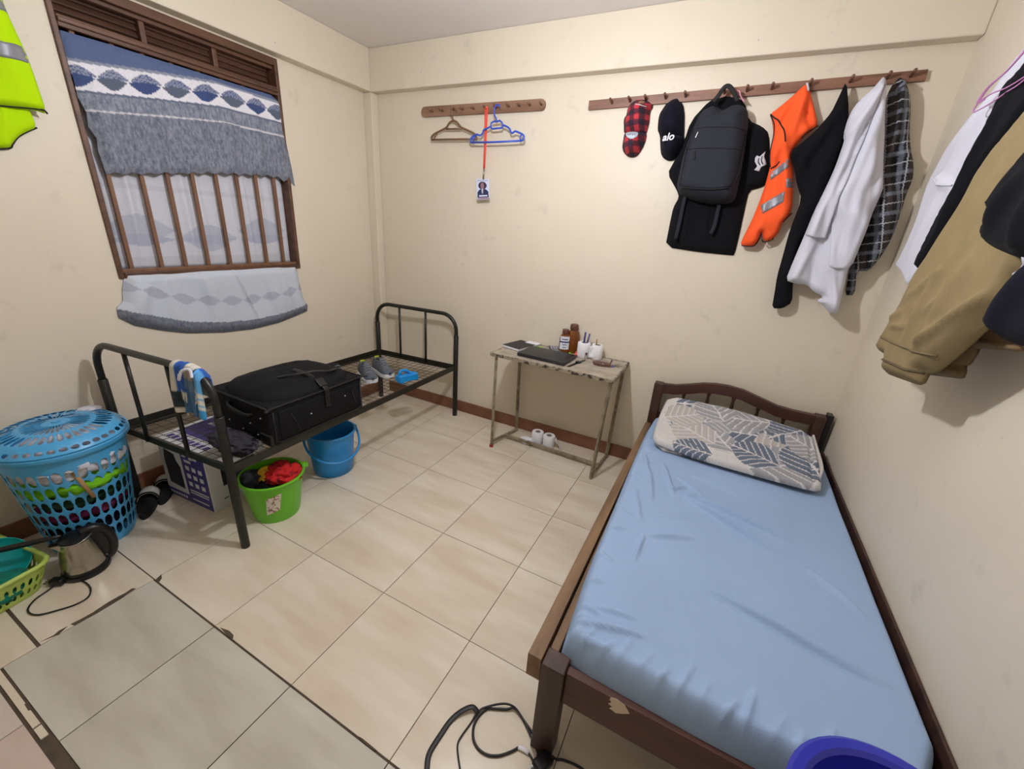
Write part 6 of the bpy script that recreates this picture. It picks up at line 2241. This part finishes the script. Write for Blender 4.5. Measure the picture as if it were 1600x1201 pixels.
# pink wire hanger
M_PINK = mat('pink_coated_wire', (196, 130, 186), rough=0.4)
hw = thing('wire_hanger', (XR - 0.13, -0.75, 2.0), 'thin pink wire hanger above the white and black shirts', 'hanger')


def rp(pts, x=XR - 0.125):
    return [at(a, b, 0, x) for a, b in c7(pts)]


for pts in ([(700, -130), (640, -60), (558, 42), (500, 108), (440, 160), (410, 200), (402, 218), (425, 205)], [(402, 216), (450, 185), (500, 165), (558, 130), (640, 70)],
            [(660, 30), (558, 140), (500, 180), (450, 215), (400, 243), (388, 246), (398, 225), (440, 165), (500, 110), (558, 46)]):
    tube('wire', rp(pts), 0.0022, M_PINK, hw, seg=6, smooth_n=4)

# ================================================================== LIME VEST ON THE WINDOW WALL
rk4 = thing('peg_rack', (XL, -2.3, 2.38), 'wooden peg rack on the window wall above the lime vest', 'rack')
prism('board', [(-2.05, 2.36), (-2.05, 2.405), (-2.7, 2.405), (-2.7, 2.36)], (0.0, 0.02), lambda u, v, n: (XL + 0.001 + n, u, v), M_WOODRACK2, rk4)
for y in (-2.1, -2.3, -2.5):
    peg(rk4, y, 2.38, M_WOODRACK2, 0.07, XL + 0.018, 'left')
cI = lambda L: L
vy = hung('safety_vest', [(-8, -60), (6, 0), (16, 24), (40, 75), (51, 102), (77, 178), (60, 172), (20, 166), (-60, 158), (-140, 150), (-170, 60), (-140, -60), (-70, -130)], 0.035, 0.06, 0.02, M_LIME,
          'lime yellow safety vest hanging at the left edge beside the window', 'vest', plane='left', cr=cI, seed=91, rough=0.008,
          creases=[((-20, -40), (20, 150), 0.015, 0.03), ((-60, -60), (-50, 150), 0.02, 0.03)])
sub(vy, 'reflective_band', [(-150, 30), (-40, 52), (0, 67), (20, 70), (39, 77), (50, 102), (30, 96), (0, 91), (-40, 78), (-150, 58)], M_REFLECT)
sub(vy, 'reflective_band', [(-150, -60), (-40, -20), (0, -16), (5, 0), (15, 23), (0, 18), (-40, 10), (-150, -25)], M_REFLECT)
line(vy, 'black_piping', [(77, 178), (72, 173), (50, 169), (20, 166), (-20, 162), (-80, 157)], 0.0035, M_PIPING, 0.0)
vy2 = Cloth(Plane3('left', XL + 0.012), Plane3('left', XL + 0.012).px([(-100, 120), (-20, 130), (40, 140), (50, 168), (62, 199), (45, 207), (32, 214), (24, 224), (20, 231), (0, 232), (-30, 228), (-60, 215), (-100, 200)], 0.03),
            depth=0.035, er=0.015, rough=0.006, rs=8, step=0.012, rounding=1, seed=92,
            creases=[(Plane3('left', XL).px([(4, 165)], 0.03)[0], Plane3('left', XL).px([(6, 232)], 0.03)[0], 0.014, 0.012)])
vy2.P, vy2.off, vy2.T, vy2.cr = vy2.pl, 0.03, vy.T, cI
vy2.mesh('back_panel', M_LIME, vy.T)
line(vy2, 'black_piping', [(62, 199), (45, 206), (32, 214), (24, 225), (20, 231), (0, 232), (-30, 228)], 0.0035, M_PIPING, 0.0)
